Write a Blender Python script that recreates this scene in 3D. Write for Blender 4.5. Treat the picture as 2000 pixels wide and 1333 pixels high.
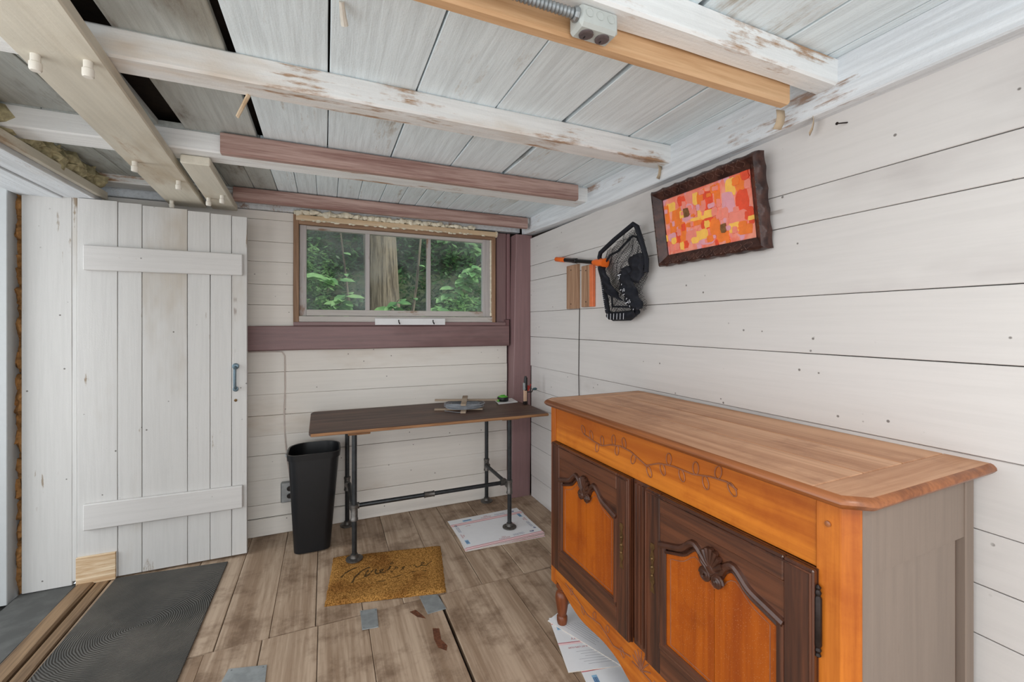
import bpy, bmesh, math, random
from mathutils import Vector, Matrix, noise
random.seed(7)
PI = math.pi
sc = bpy.context.scene
for o in list(bpy.data.objects): bpy.data.objects.remove(o)
COL = sc.collection

# ------------------------------------------------------------ camera, sky, light, exposure
cam = bpy.data.objects.new('camera', bpy.data.cameras.new('camera')); COL.objects.link(cam)
cam.location = (0, 0, 1.3)
cam.rotation_euler = (PI/2, 0, -math.atan(364/845.))
cam.data.sensor_width = 36; cam.data.lens = 36*845/2000.
cam.data.shift_y = -33.5/2000; cam.data.clip_start = .02
sc.camera = cam
w = bpy.data.worlds.new('sky'); sc.world = w; w.use_nodes = True
w.node_tree.nodes['Background'].inputs[0].default_value = (.86, .94, 1, 1)
w.node_tree.nodes['Background'].inputs[1].default_value = .8
def area(name, loc, rot, sx, sy, power, col):
    l = bpy.data.lights.new(name, 'AREA'); l.shape = 'RECTANGLE'; l.size = sx; l.size_y = sy
    l.energy = power; l.color = col
    o = bpy.data.objects.new(name, l); COL.objects.link(o); o.location = loc; o.rotation_euler = rot
    return o
area('added_front_light', (-.15, -1.45, 1.0), (PI/2+.12, 0, 0), 2.3, 1.8, 15, (.98, .985, 1))  # added soft light behind the camera; the open front is assumed, never seen
area('added_side_light', (-1.75, .35, 1.05), (0, -PI/2, 0), 1.8, 2.3, 21, (.97, .985, 1))  # added from the unseen left side to light right wall, frieze and floor
area('daylight_left_doorway', (-2.5, 2.2, 1.2), (0, -PI/2, 0), 1.7, .9, 18, (.95, .98, 1))
area('added_overhead_light', (.1, -.75, 2.05), (0, 0, 0), .9, .5, 17, (1, .97, .93))  # no known fixture; added overhead to brighten floor, sideboard top and right wall
sun = bpy.data.objects.new('sun', bpy.data.lights.new('sun', 'SUN')); COL.objects.link(sun)
sun.data.energy = 2.2; sun.data.angle = .03; sun.data.color = (1, .96, .86)
sun.rotation_euler = (math.radians(14), math.radians(32), 0)
vs = sc.view_settings
vs.view_transform = 'Standard'; vs.look = 'None'; vs.gamma = 1; vs.exposure = 0.58; vs.use_curve_mapping = False

# ------------------------------------------------------------ helpers
def S(r, g, b):
    f = lambda c: (c/255./12.92) if c/255. <= .04045 else ((c/255.+.055)/1.055)**2.4
    return (f(r), f(g), f(b), 1)
class MB:
    def __init__(s): s.v = []; s.f = []
    def add(s, vs, fs):
        n = len(s.v); s.v += [tuple(p) for p in vs]; s.f += [tuple(i+n for i in f) for f in fs]; return s
    def hexa(s, p): # p: 4 bottom (ccw), 4 top
        return s.add(p, [(3,2,1,0),(4,5,6,7),(0,1,5,4),(1,2,6,5),(2,3,7,6),(3,0,4,7)])
    def box(s, x0, x1, y0, y1, z0, z1):
        return s.hexa([(x0,y0,z0),(x1,y0,z0),(x1,y1,z0),(x0,y1,z0),(x0,y0,z1),(x1,y0,z1),(x1,y1,z1),(x0,y1,z1)])
    def obox(s, c, size, M):
        hx, hy, hz = [a/2 for a in size]; c = Vector(c)
        P = [(-hx,-hy,-hz),(hx,-hy,-hz),(hx,hy,-hz),(-hx,hy,-hz),(-hx,-hy,hz),(hx,-hy,hz),(hx,hy,hz),(-hx,hy,hz)]
        return s.hexa([c + M @ Vector(p) for p in P])
    def tube(s, pts, r, n=8, flat=None, up=None):
        pts = [Vector(p) for p in pts]; m = len(pts); V = []
        R = r if isinstance(r, (list, tuple)) else [r]*m
        prev = None
        for i, p in enumerate(pts):
            t = (pts[min(i+1, m-1)] - pts[max(i-1, 0)]).normalized()
            if prev is None:
                a = Vector(up) if up else (Vector((0,0,1)) if abs(t.z) < .9 else Vector((1,0,0)))
            else: a = prev
            b = t.cross(a).normalized(); a = b.cross(t).normalized(); prev = a
            for k in range(n):
                q = 2*PI*k/n
                V.append(p + (b*math.cos(q) + a*math.sin(q)*(flat or 1))*R[i])
        F = [(i*n+k, i*n+(k+1)%n, (i+1)*n+(k+1)%n, (i+1)*n+k) for i in range(m-1) for k in range(n)]
        F += [tuple(reversed(range(n))), tuple(range((m-1)*n, m*n))]
        return s.add(V, F)
    def lathe(s, prof, c=(0,0,0), n=16, M=None):
        V = []; c = Vector(c)
        for r, z in prof:
            for k in range(n):
                p = Vector((max(r,1e-4)*math.cos(2*PI*k/n), max(r,1e-4)*math.sin(2*PI*k/n), z))
                V.append(c + (M @ p if M else p))
        m = len(prof)
        F = [(i*n+k, i*n+(k+1)%n, (i+1)*n+(k+1)%n, (i+1)*n+k) for i in range(m-1) for k in range(n)]
        F += [tuple(reversed(range(n))), tuple(range((m-1)*n, m*n))]
        return s.add(V, F)
    def prism(s, poly, a0, a1, f):   # f(u,v,a) -> xyz
        n = len(poly)
        V = [f(u, v, a0) for u, v in poly] + [f(u, v, a1) for u, v in poly]
        return s.add(V, [tuple(reversed(range(n))), tuple(range(n, 2*n))] + [(i, (i+1) % n, n+(i+1) % n, n+i) for i in range(n)])
    def grid(s, P):                 # rows of points
        m, n = len(P), len(P[0])
        return s.add([p for r in P for p in r], [(i*n+j, i*n+j+1, (i+1)*n+j+1, (i+1)*n+j) for i in range(m-1) for j in range(n-1)])
    def blob(s, c, r, n=8, m=5, seed=0, amp=.25, sq=(1,1,1)):
        V = []; c = Vector(c)
        for i in range(m+1):
            th = PI*i/m
            for k in range(n):
                d = Vector((math.sin(th)*math.cos(2*PI*k/n), math.sin(th)*math.sin(2*PI*k/n), math.cos(th)))
                q = 1 + amp*noise.noise(d*1.6 + Vector((seed*3.7, seed*1.3, 0)))
                V.append(c + Vector((d.x*sq[0], d.y*sq[1], d.z*sq[2]))*r*q)
        return s.add(V, [(i*n+k, (i+1)*n+k, (i+1)*n+(k+1) % n, i*n+(k+1) % n) for i in range(m) for k in range(n)])
    def build(s, name, mat, parent=None, smooth=False, bevel=0, recenter=True, **kw):
        v = [Vector(p) for p in s.v]
        lo = Vector([min(p[i] for p in v) for i in range(3)]); hi = Vector([max(p[i] for p in v) for i in range(3)])
        c = Vector(((lo.x+hi.x)/2, (lo.y+hi.y)/2, lo.z)) if recenter else Vector((0,0,0))
        me = bpy.data.meshes.new(name); me.from_pydata([p-c for p in v], [], s.f)
        bm = bmesh.new(); bm.from_mesh(me)
        bmesh.ops.remove_doubles(bm, verts=bm.verts, dist=1e-6)
        bmesh.ops.recalc_face_normals(bm, faces=bm.faces)
        if bevel:
            es = [e for e in bm.edges if len(e.link_faces) == 2 and e.calc_face_angle() > .5]
            bmesh.ops.bevel(bm, geom=es, offset=bevel, segments=1, affect='EDGES', clamp_overlap=True)
        if smooth:
            for f in bm.faces: f.smooth = True
            for e in bm.edges:
                if len(e.link_faces) == 2 and e.calc_face_angle(0) > .7: e.smooth = False
        bm.to_mesh(me); bm.free()
        me.materials.append(mat)
        o = bpy.data.objects.new(name, me); COL.objects.link(o); o.location = c
        if parent: o.parent = parent
        tag(o, **kw); return o
def tag(o, label=None, cat=None, group=None, kind=None):
    if label: o['label'] = label
    if cat: o['category'] = cat
    if group: o['group'] = group
    if kind: o['kind'] = kind
    return o
def thing(name, label, cat, loc=(0,0,0), rz=0, group=None):
    o = bpy.data.objects.new(name, None); COL.objects.link(o); o.location = loc; o.rotation_euler = (0,0,rz)
    o.empty_display_size = .05
    return tag(o, label, cat, group)
def wob(t, seed, f=3.): return noise.noise(Vector((t*f, seed*7.31, seed*1.7)))
def board_mb(lo, hi, axis, jit=.002, seg=4, ch=.0025, wide=None, seed=None):
    """plank between lo and hi, long along axis (0,1,2), with uneven long edges and eased arrises"""
    m = MB(); sd = random.random()*99 if seed is None else seed
    a = axis; b, c = [i for i in range(3) if i != a]
    V = []
    for i in range(seg+1):
        t = lo[a] + (hi[a]-lo[a])*i/seg
        j = [wob(t, sd+k)*jit for k in range(4)]
        b0, b1, c0, c1 = lo[b]+j[0], hi[b]+j[1], lo[c]+j[2]*.4, hi[c]+j[3]*.4
        for (B, C) in ((b0+ch,c0),(b1-ch,c0),(b1,c0+ch),(b1,c1-ch),(b1-ch,c1),(b0+ch,c1),(b0,c1-ch),(b0,c0+ch)):
            p = [0,0,0]; p[a] = t; p[b] = B; p[c] = C; V.append(p)
    F = [(i*8+k, i*8+(k+1)%8, (i+1)*8+(k+1)%8, (i+1)*8+k) for i in range(seg) for k in range(8)]
    F += [tuple(reversed(range(8))), tuple(range(seg*8, seg*8+8))]
    return m.add(V, F)
def board(name, lo, hi, axis, mat, parent=None, **k):
    kw = {q: k.pop(q) for q in ('label', 'cat', 'group', 'kind') if q in k}
    return board_mb(lo, hi, axis, **k).build(name, mat, parent, **kw)
def struct(o): o['kind'] = 'structure'; return o
def text_mb(body, size, f, spacing=1.0):
    cu = bpy.data.curves.new('t', 'FONT'); cu.body = body; cu.size = size; cu.space_character = spacing
    cu.align_x = 'CENTER'; cu.align_y = 'CENTER'; cu.resolution_u = 2
    o = bpy.data.objects.new('t', cu); COL.objects.link(o)
    bpy.context.view_layer.update()
    me = bpy.data.meshes.new_from_object(o.evaluated_get(bpy.context.evaluated_depsgraph_get()))
    V = [f(p.co.x, p.co.y) for p in me.vertices]; F = [tuple(p.vertices) for p in me.polygons]
    bpy.data.objects.remove(o); bpy.data.curves.remove(cu); bpy.data.meshes.remove(me)
    return V, F

# ------------------------------------------------------------ materials
class NT:
    def __init__(s, name):
        s.m = bpy.data.materials.new(name); s.m.use_nodes = True; s.t = s.m.node_tree
        s.bsdf = s.t.nodes['Principled BSDF']
    def n(s, typ, **k):
        nd = s.t.nodes.new('ShaderNode'+typ)
        for a, b in k.items():
            if a.startswith('_'): setattr(nd, a[1:], b)
            else: s.set(nd.inputs[int(a[1:])] if a[0] == 'i' and a[1:].isdigit() else nd.inputs[a.replace('_', ' ')], b)
        return nd
    def set(s, sock, val):
        if hasattr(val, 'is_output') or isinstance(val, bpy.types.NodeSocket): s.t.links.new(val, sock)
        else: sock.default_value = val
    def coords(s, stretch=(1,1,1), rnd=True):
        tc = s.n('TexCoord').outputs['Object']
        if rnd:
            oi = s.n('ObjectInfo').outputs['Random']
            k = s.n('Math', _operation='MULTIPLY', i0=oi, i1=43.).outputs[0]
            cx = s.n('CombineXYZ', i0=k, i1=k, i2=k).outputs[0]
            tc = s.n('VectorMath', _operation='ADD', i0=tc, i1=cx).outputs[0]
        s.base = tc
        return s.n('VectorMath', _operation='MULTIPLY', i0=tc, i1=stretch).outputs[0]
    def noise(s, vec, scale, detail=4, rough=.55, dist=0.):
        return s.n('TexNoise', Vector=vec, Scale=scale, Detail=detail, Roughness=rough, Distortion=dist).outputs[0]
    def ramp(s, fac, a, b):      # smooth 0..1 between a and b
        return s.n('MapRange', _interpolation_type='SMOOTHSTEP', i0=fac, i1=a, i2=b, i3=0., i4=1.).outputs[0]
    def mix(s, fac, a, b, mode='MIX'):
        nd = s.n('MixRGB', _blend_type=mode); s.set(nd.inputs[0], fac); s.set(nd.inputs[1], a); s.set(nd.inputs[2], b)
        return nd.outputs[0]
    def math(s, op, a, b): return s.n('Math', _operation=op, i0=a, i1=b).outputs[0]
    def fin(s, col, rough=.6, bump=None, bs=.3, bd=.002, metal=0., spec=.4, coat=0.):
        s.set(s.bsdf.inputs['Base Color'], col); s.set(s.bsdf.inputs['Roughness'], rough)
        s.bsdf.inputs['Metallic'].default_value = metal; s.bsdf.inputs['Specular IOR Level'].default_value = spec
        if coat: s.bsdf.inputs['Coat Weight'].default_value = coat; s.bsdf.inputs['Coat Roughness'].default_value = .25
        if bump is not None:
            b = s.n('Bump', Strength=bs, Distance=bd, Height=bump); s.set(s.bsdf.inputs['Normal'], b.outputs[0])
        return s.m
AX = {0: (.045,1,1), 1: (1,.045,1), 2: (1,1,.045)}
def paint(name, col, bare, axis, wear=.66, soft=.07, stain=None, stain_t=.58, stain_a=.6, grain=.5, gscale=55, rough=.62, speck=.0, wscale=5., var=.10):
    t = NT(name); g = t.coords(AX[axis]); base = t.base
    half = t.n('VectorMath', _operation='MULTIPLY', i0=base, i1=tuple(.35 if q < .5 else 1 for q in AX[axis])).outputs[0]
    n1 = t.noise(g, gscale*2., 6, .65); n2 = t.noise(half, wscale, 9, .68); n3 = t.noise(half, 1.9, 5, .6)
    nf = t.noise(base, gscale*5., 3, .6)
    m2 = t.math('ADD', n2, t.math('MULTIPLY', t.math('SUBTRACT', n1, .5), .35))
    wm = t.ramp(m2, wear, wear+soft)
    dark = tuple(c*(1-var*1.5) for c in col[:3])+(1,)
    c = t.mix(t.ramp(n1, .33, .62), dark, col)
    rv = t.n('ObjectInfo').outputs['Random']
    c = t.mix(t.math('MULTIPLY', rv, var*1.1), c, (.45,.42,.38,1))
    c = t.mix(wm, c, bare)
    if stain: c = t.mix(t.math('MULTIPLY', t.ramp(n3, stain_t, stain_t+.16), stain_a), c, stain, 'MULTIPLY')
    if speck:
        vo = t.n('TexVoronoi', Vector=base, Scale=17.); d = vo.outputs['Distance']
        gate = t.ramp(t.noise(base, 6., 2), .5, .56)
        sp = t.math('MULTIPLY', t.math('SUBTRACT', 1., t.ramp(d, .05, .085)), gate)
        c = t.mix(t.math('MULTIPLY', sp, speck), c, (.05,.035,.025,1))
        # thin scuffs
        n4 = t.noise(g, 21., 3, .5); sc_ = t.math('MULTIPLY', t.ramp(n4, .72, .76), gate)
        c = t.mix(t.math('MULTIPLY', sc_, speck*.7), c, (.16,.10,.07,1))
    h = t.math('ADD', t.math('MULTIPLY', n1, .8), t.math('ADD', t.math('MULTIPLY', nf, .35), t.math('MULTIPLY', wm, -.5)))
    return t.fin(c, rough, h, grain, .003)
def wood(name, light, dark, axis, rough=.5, scale=9, grain=.25, blot=None, blot_a=.5, coat=0., spec=.4, lo=.36, hi=.64, speck=None):
    t = NT(name); g = t.coords(AX[axis]); base = t.base
    n1 = t.noise(g, scale*2., 7, .66, .5); n2 = t.noise(g, scale*13, 3, .6); n3 = t.noise(base, 5.5, 8, .68)
    m = t.math('ADD', t.math('MULTIPLY', n1, .72), t.math('MULTIPLY', n2, .28))
    c = t.mix(t.ramp(m, lo, hi), dark, light)
    if blot: c = t.mix(t.math('MULTIPLY', t.ramp(n3, .46, .68), blot_a), c, blot, 'MULTIPLY')
    if speck:
        d = t.n('TexVoronoi', Vector=base, Scale=230.).outputs['Distance']
        c = t.mix(t.math('MULTIPLY', t.math('SUBTRACT', 1., t.ramp(d, .08, .16)), .4), c, speck)
    return t.fin(c, rough, t.math('ADD', m, t.math('MULTIPLY', n2, .4)), grain, .002, 0., spec, coat)
def plain(name, col, rough=.5, metal=0., var=.0, scale=30, bump=0., spec=.4, col2=None):
    t = NT(name); g = t.coords(); n1 = t.noise(g, scale, 5, .6)
    c = t.mix(t.ramp(n1, .35, .65), col2 or tuple(q*(1-var) for q in col[:3])+(1,), col)
    return t.fin(c, rough, n1 if bump else None, bump, .002, metal, spec)
CREAM = S(209,205,202)
M = {}
M['rwall'] = paint('cream_plank_paint', CREAM, S(150,140,130), 1, wear=.73, soft=.05, stain=S(205,200,200), stain_t=.56, stain_a=.55, grain=.13, gscale=26, speck=.75, var=.03, rough=.5)
M['bwall'] = paint('cream_back_paint', S(226,220,212), S(150,130,112), 0, wear=.735, soft=.05, stain=S(214,198,180), stain_t=.55, stain_a=.5, grain=.18, gscale=26, speck=.75, var=.03, rough=.55)
M['door'] = paint('door_white_paint', S(202,200,197), S(146,130,112), 2, wear=.665, soft=.06, stain=S(216,200,178), stain_t=.54, stain_a=.6, grain=.3, gscale=40, speck=.8, var=.035)
M['doorh'] = paint('batten_white_paint', S(204,201,198), S(146,124,104), 0, wear=.69, soft=.05, stain=S(220,205,185), grain=.3, gscale=40, speck=.6, var=.04)
M['ceil'] = paint('ceiling_whitewash', S(238,250,255), S(176,168,156), 1, wear=.565, soft=.16, stain=S(206,190,164), stain_t=.60, stain_a=.5, grain=.95, gscale=34, var=.10, wscale=4)
M['ceild'] = paint('ceiling_grey_wash', S(194,200,197), S(124,116,106), 1, wear=.53, soft=.2, stain=S(170,150,122), stain_t=.52, stain_a=.6, grain=1., gscale=34, var=.14, wscale=4)
M['joist'] = paint('joist_whitewash', S(240,241,240), S(172,138,108), 0, wear=.55, soft=.09, stain=S(206,172,128), stain_t=.57, stain_a=.75, grain=.7, gscale=26, var=.08, wscale=4)
M['plate'] = paint('plate_whitewash', S(226,230,234), S(158,130,112), 1, wear=.565, soft=.10, stain=S(214,190,160), stain_t=.6, stain_a=.6, grain=1., gscale=26, var=.12, wscale=4)
M['timber'] = paint('timber_pale_paint', S(214,208,192), S(172,146,118), 1, wear=.62, soft=.14, stain=S(196,174,146), stain_t=.53, stain_a=.6, grain=.35, gscale=22, var=.06, wscale=3)
M['pink'] = wood('pinkish_fir', S(186,158,148), S(134,100,92), 0, .6, 12, .3)
M['tan'] = wood('fresh_fir', S(216,178,138), S(184,142,100), 0, .6, 9, .2)
M['purple'] = paint('purple_brown_paint', S(128,92,93), S(176,154,150), 0, wear=.71, soft=.05, stain=S(150,120,110), stain_t=.5, stain_a=.5, grain=.5, gscale=26, var=.16, rough=.45)
M['purplev'] = paint('purple_brown_post_paint', S(134,98,100), S(204,194,188), 2, wear=.70, soft=.03, stain=S(160,130,118), stain_t=.5, stain_a=.4, grain=.4, gscale=26, var=.12, rough=.5)
M['floor'] = wood('worn_floor_boards', S(188,166,144), S(146,122,100), 1, .62, 7, .3, S(158,142,128), .7)
M['dark'] = plain('dark_cavity_wood', S(46,36,30), .9, var=.4)
M['slate'] = plain('grey_stone', S(92,92,90), .7, var=.35, scale=9, bump=.4)
M['sill'] = wood('weathered_sill', S(150,122,92), S(92,70,50), 1, .7, 9, .5)
M['batt'] = plain('brown_insulation', S(172,124,74), .95, var=.45, scale=40, bump=1.)
M['rock'] = plain('mineral_wool', S(186,176,140), .95, var=.35, scale=50, bump=1.)
M['foam'] = plain('cured_foam', S(236,228,206), .7, var=.15, scale=30, bump=.3)
M['frame'] = wood('window_pine', S(166,134,108), S(122,92,70), 0, .6, 9, .3)
M['framev'] = wood('window_pine_upright', S(164,130,102), S(120,90,66), 2, .6, 9, .3)
M['lath'] = wood('pale_lath', S(228,208,180), S(202,174,138), 0, .6, 9, .2)
M['sash'] = paint('sash_grey_paint', S(196,190,184), S(140,104,76), 0, wear=.58, soft=.1, grain=.5, gscale=30, var=.12)
M['sashv'] = paint('sash_upright_grey_paint', S(188,182,180), S(134,98,72), 2, wear=.58, soft=.1, grain=.5, gscale=30, var=.12)
M['white'] = plain('white_trim', S(226,226,226), .5, var=.03)
M['offwhite'] = plain('grey_white_casing', S(188,190,190), .55, var=.03)
M['osb'] = wood('strand_board', S(228,208,178), S(186,152,114), 0, .7, 30, .4)
M['black'] = plain('black_plastic', S(16,17,20), .38, var=.15)
M['pipe'] = plain('black_iron_pipe', S(66,68,70), .42, .75, .25, 40)
M['fit'] = plain('malleable_fitting', S(112,108,104), .48, .8, .3, 60, .2)
M['steel'] = plain('zinc_steel', S(160,164,166), .42, .85, .18, 25)
M['galv'] = plain('galvanised_patch', S(172,178,180), .5, .55, .22, 22)
M['tabletop'] = wood('dark_table_board', S(104,76,62), S(58,40,32), 0, .52, 8, .3, S(170,160,158), .4)
M['rawedge'] = wood('raw_wood_block', S(176,132,92), S(122,84,54), 0, .7, 10, .4)
M['grey'] = wood('weathered_slat', S(176,158,138), S(130,110,92), 0, .75, 12, .4)
M['wire'] = plain('grey_wire', S(158,162,168), .45, .2, .2)
M['paper'] = plain('white_card', S(236,237,240), .55, var=.02)
M['kraft'] = plain('card_edge', S(186,166,140), .8, var=.1)
M['red'] = plain('red_print', S(178,40,58), .6)
M['pinkp'] = plain('pale_red_print', S(246,214,216), .6)
M['blue'] = plain('blue_print', S(40,70,130), .6)
M['lblue'] = plain('pale_blue_print', S(150,192,222), .6)
M['greyp'] = plain('grey_print', S(150,150,160), .6)
M['orange'] = plain('orange_plastic', S(242,112,36), .4, var=.06)
M['net'] = plain('black_net', S(24,25,30), .7, var=.3)
M['cloth'] = plain('black_net_fabric', S(22,24,34), .75, var=.4, scale=60, bump=.4)
M['ink'] = plain('white_ink', S(220,222,228), .6)
M['boxgrey'] = plain('grey_cast_box', S(186,190,186), .5, .0, .05, 30)
M['socket'] = plain('dark_socket', S(96,84,84), .4, var=.2)
M['sockblk'] = plain('black_socket', S(24,18,18), .35)
M['cable'] = plain('pinkish_cable', S(206,192,184), .6, var=.1)
M['peg'] = paint('peg_white_paint', S(224,219,208), S(150,110,90), 2, wear=.66, soft=.04, grain=.2, var=.05)
M['hw'] = plain('dark_iron', S(52,44,42), .45, .7, .3, 50)
M['handle'] = plain('blue_grey_iron', S(112,130,140), .4, .7, .2, 50)
M['green'] = plain('green_plastic', S(96,190,60), .4)
M['redm'] = plain('red_metal', S(150,40,30), .4)
M['teal'] = plain('teal_grip', S(60,84,90), .4)
M['tanbar'] = wood('pale_clamp_bar', S(216,184,158), S(186,150,124), 2, .5, 9, .2)
# doormat and rubber mat
t = NT('coir'); g = t.coords(); a = t.noise(g, 160., 3, .6); b = t.noise(g, 5., 4, .6)
c = t.mix(t.ramp(a, .35, .65), S(122,84,38), S(198,146,80)); c = t.mix(t.math('MULTIPLY', t.ramp(b, .45, .7), .55), c, S(150,112,70), 'MULTIPLY')
M['coir'] = t.fin(c, .95, a, 1., .006, 0., .1)
M['coirdark'] = plain('dark_coir_dye', S(92,70,42), .95, var=.4, scale=160, bump=.8, spec=.1)
t = NT('ribbed_rubber'); g = t.coords(rnd=False)
wv = t.n('TexWave', _wave_type='RINGS', _rings_direction='Z', Vector=g, Scale=40., Distortion=7., Detail=1., **{'Detail_Scale': .35}).outputs['Fac']
a = t.noise(g, 300., 2); b = t.noise(g, 3., 5)
c = t.mix(t.ramp(b, .35, .7), S(70,68,64), S(98,93,86)); c = t.mix(t.math('MULTIPLY', t.math('SUBTRACT', 1., wv), .25), c, S(50,50,52))
M['rubber'] = t.fin(c, .75, t.math('ADD', wv, t.math('MULTIPLY', a, .3)), .8, .004)
# sideboard woods
M['cherryX'] = wood('cherry_rail', S(202,120,38), S(162,84,22), 0, .4, 5, .1, S(200,150,110), .4, .06, .3)
M['cherryZ'] = wood('cherry_upright', S(198,116,40), S(158,82,24), 2, .4, 5, .1, S(200,150,110), .4, .06, .3)
M['topwood'] = wood('sideboard_top_wood', S(212,164,128), S(172,120,84), 0, .5, 5, .15, S(186,160,140), .5)
M['topwoodY'] = wood('sideboard_top_end_wood', S(214,166,130), S(178,126,90), 1, .5, 5, .15, S(186,160,140), .4)
M['edgewood'] = wood('sideboard_top_edge', S(158,96,54), S(112,62,30), 0, .4, 6, .12, None, 0, .2)
M['oakX'] = wood('dark_oak_rail', S(98,56,34), S(48,25,17), 0, .36, 8, .2, None, 0, .25, .5)
M['oakZ'] = wood('dark_oak_stile', S(94,52,32), S(46,24,17), 2, .36, 8, .2, None, 0, .25, .5)
M['oakC'] = plain('dark_oak_carving', S(72,42,30), .33, 0., .35, 30)
M['panel'] = wood('amber_panel', S(170,86,12), S(134,58,6), 2, .42, 4, .08, S(190,140,110), .4, .06, .3, speck=S(232,200,160))
M['side'] = paint('limed_side', S(128,112,100), S(102,84,71), 2, wear=.60, soft=.2, stain=S(190,172,158), grain=.2, gscale=20, var=.08)
M['footwood'] = wood('foot_wood', S(140,76,40), S(92,46,24), 2, .35, 6, .1)
M['brass'] = plain('old_brass', S(120,92,58), .45, .7, .4, 60)
M['carve'] = plain('carved_line', S(146,92,66), .4, 0., .2)
M['pframe'] = plain('carved_frame_wood', S(74,46,38), .38, 0., .5, 24, .3, col2=S(40,20,17))
M['pcarve'] = plain('carved_frame_highlight', S(124,96,86), .5, 0., .3)

# ------------------------------------------------------------ the setting: floor
RX, BY, LX, CZ = 1.42, 3.05, -1.13, 2.08
floor = struct(MB().box(-1.14, 1.5, -1.5, 3.2, -.09, -.035).build('floor', M['dark'], recenter=False))
def fboard(x0, x1, y0, y1, dz=0, seg=6):
    return board('floor_plank', (x0+.0012, y0, -.03), (x1-.0012, y1, dz), 1, M['floor'], floor, jit=.0016, seg=seg, ch=.002)
bx_ = [-1.0, -.62, -.41, -.215, -.04, .155, .335, .53, .72, .95, 1.17, 1.46]
for i in range(len(bx_)-1):
    yb = 2.045 + .004*math.sin(i*2.3)
    fboard(bx_[i], bx_[i+1], yb+.002, 3.09, -.001*(i % 3))
fx = [-1.0, -.62, -.44, -.24, -.03, .17, .49, .85, 1.1, 1.46]
for i in range(len(fx)-1):
    x0 = fx[i]; gap = .012 if abs(x0-.49) < .01 else .0
    fboard(x0+gap, fx[i+1], -1.45, 2.040, -.0015*((i+1) % 3), 10)
# threshold at the doorway
board('sill_board', (-1.135, 1.7, -.04), (-1.062, 2.83, .012), 1, M['sill'], floor, jit=.008, seg=8, ch=.008)
board('sill_board', (-1.052, 1.7, -.04), (-1.003, 2.83, .006), 1, M['sill'], floor, jit=.006, seg=8, ch=.004)
slab = board('threshold_slab', (-1.36, 1.7, -.06), (-1.14, 2.86, -.003), 1, M['slate'], None, jit=.01, seg=6, ch=.006, label='dark grey stone slab in the doorway outside the wooden sill', cat='slab')
outg = struct(MB().box(-9, -1.36, -8, 3.4, -.12, -.05).build('ground_outside', M['slate']))
M['rot'] = plain('rotted_wood', S(112,66,42), .9, var=.5, scale=60, bump=1.)
for rp in ([(0.419, 1.83), (0.445, 1.818), (0.437, 1.75), (0.452, 1.707), (0.441, 1.682), (0.415, 1.711), (0.41, 1.762)], [(0.348, 1.975), (0.376, 1.978), (0.398, 1.927), (0.406, 1.902), (0.373, 1.927)]):
    MB().prism(rp, -.004, .0004, lambda u, v, a: (u, v, a)).build('rotted_spot', M['rot'], floor)
# metal patches on the floor
def patch(pts, label):
    m = MB(); m.prism(pts, 0.0005, .003, lambda u, v, a: (u, v, a))
    r = m.build('metal_patch', M['galv'], None, False, .0006, label=label, cat='patch', group='tin patches nailed to the floor')
    cx = sum(p[0] for p in pts)/len(pts); cy = sum(p[1] for p in pts)/len(pts)
    for p in pts:
        MB().lathe([(.003,0),(.003,.0012),(.001,.002)], (cx+(p[0]-cx)*.82-r.location.x, cy+(p[1]-cy)*.82-r.location.y, .0024), 8).build('nail_head', M['steel'], r, recenter=False)
patch([(.142,1.935),(.208,1.925),(.214,2.055),(.143,2.068)], 'small galvanised tin patch just in front of the coir doormat')
patch([(.419,1.925),(.505,1.928),(.493,2.046),(.409,2.066)], 'galvanised tin patch at the top of the cracked floor plank')
patch([(-.36,1.79),(-.2,1.775),(-.205,1.88),(-.335,1.915)], 'larger galvanised tin patch beside the black rubber mat')

# ------------------------------------------------------------ ceiling
ceiling = struct(MB().box(-1.5, 1.6, -1.5, 3.2, 2.135, 2.2).build('ceiling', M['dark'], recenter=False))
cs = [(-1.42,-1.10,1),(-1.095,-.83,1),(-.825,-.60,1),(-.515,-.262,1),(-.238,.006,0),(.011,.277,0),(.283,.562,0),(.568,.836,0),(.853,1.157,0),(1.164,1.338,0),(1.343,1.44,0)]
for i, (x0, x1, d) in enumerate(cs):
    wv_ = .006 if i in (7, 8) else .003
    board('ceiling_board', (x0, -1.4, CZ), (x1, 2.10, CZ+.022), 1, M['ceild' if d else 'ceil'], ceiling, jit=wv_, seg=12, ch=.002)
x = -1.42
while x < 1.40:
    wd = .115 + .012*math.sin(x*9)
    board('ceiling_board', (x, 2.105, CZ-.004), (x+wd-.003, 3.12, CZ+.02), 1, M['ceild' if x < -.3 else 'ceil'], ceiling, jit=.0015, seg=4, ch=.002)
    x += wd
# joists
JG = 'joists across the ceiling'
def joist(y0, y1, z0, label, x0=-1.25, x1=1.378, m='joist', jit=.006, z1=CZ-.0005, name='ceiling_joist', grp=JG, seg=14):
    return board(name, (x0, y0, z0), (x1, y1, z1), 0, M[m], None, jit=jit, seg=seg, ch=.006, label=label, cat='beam', group=grp)
joist(.785, .849, 2.0, 'whitewashed joist with water stains carrying the grey electrical box')
joist(1.45, 1.543, 2.0, 'whitewashed worm-marked joist between the electrical box and the pinkish board')
joist(2.103, 2.24, 2.0, 'whitewashed joist behind the long pinkish fir board')
joist(2.872, 3.0, 2.036, 'whitewashed joist above the window behind the pinkish header board')
joist(.851, .885, 1.952, 'fresh tan fir strip fastened along the stained joist', -.38, 1.262, 'tan', .001, 2.075, 'fir_strip', 'bare fir boards on the joists', 4)
joist(2.062, 2.101, 1.99, 'pinkish bare fir board nailed to the joist nearest the window joist', -.39, 1.29, 'pink', .001, 2.074, 'fir_board', 'bare fir boards on the joists', 4)
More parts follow.
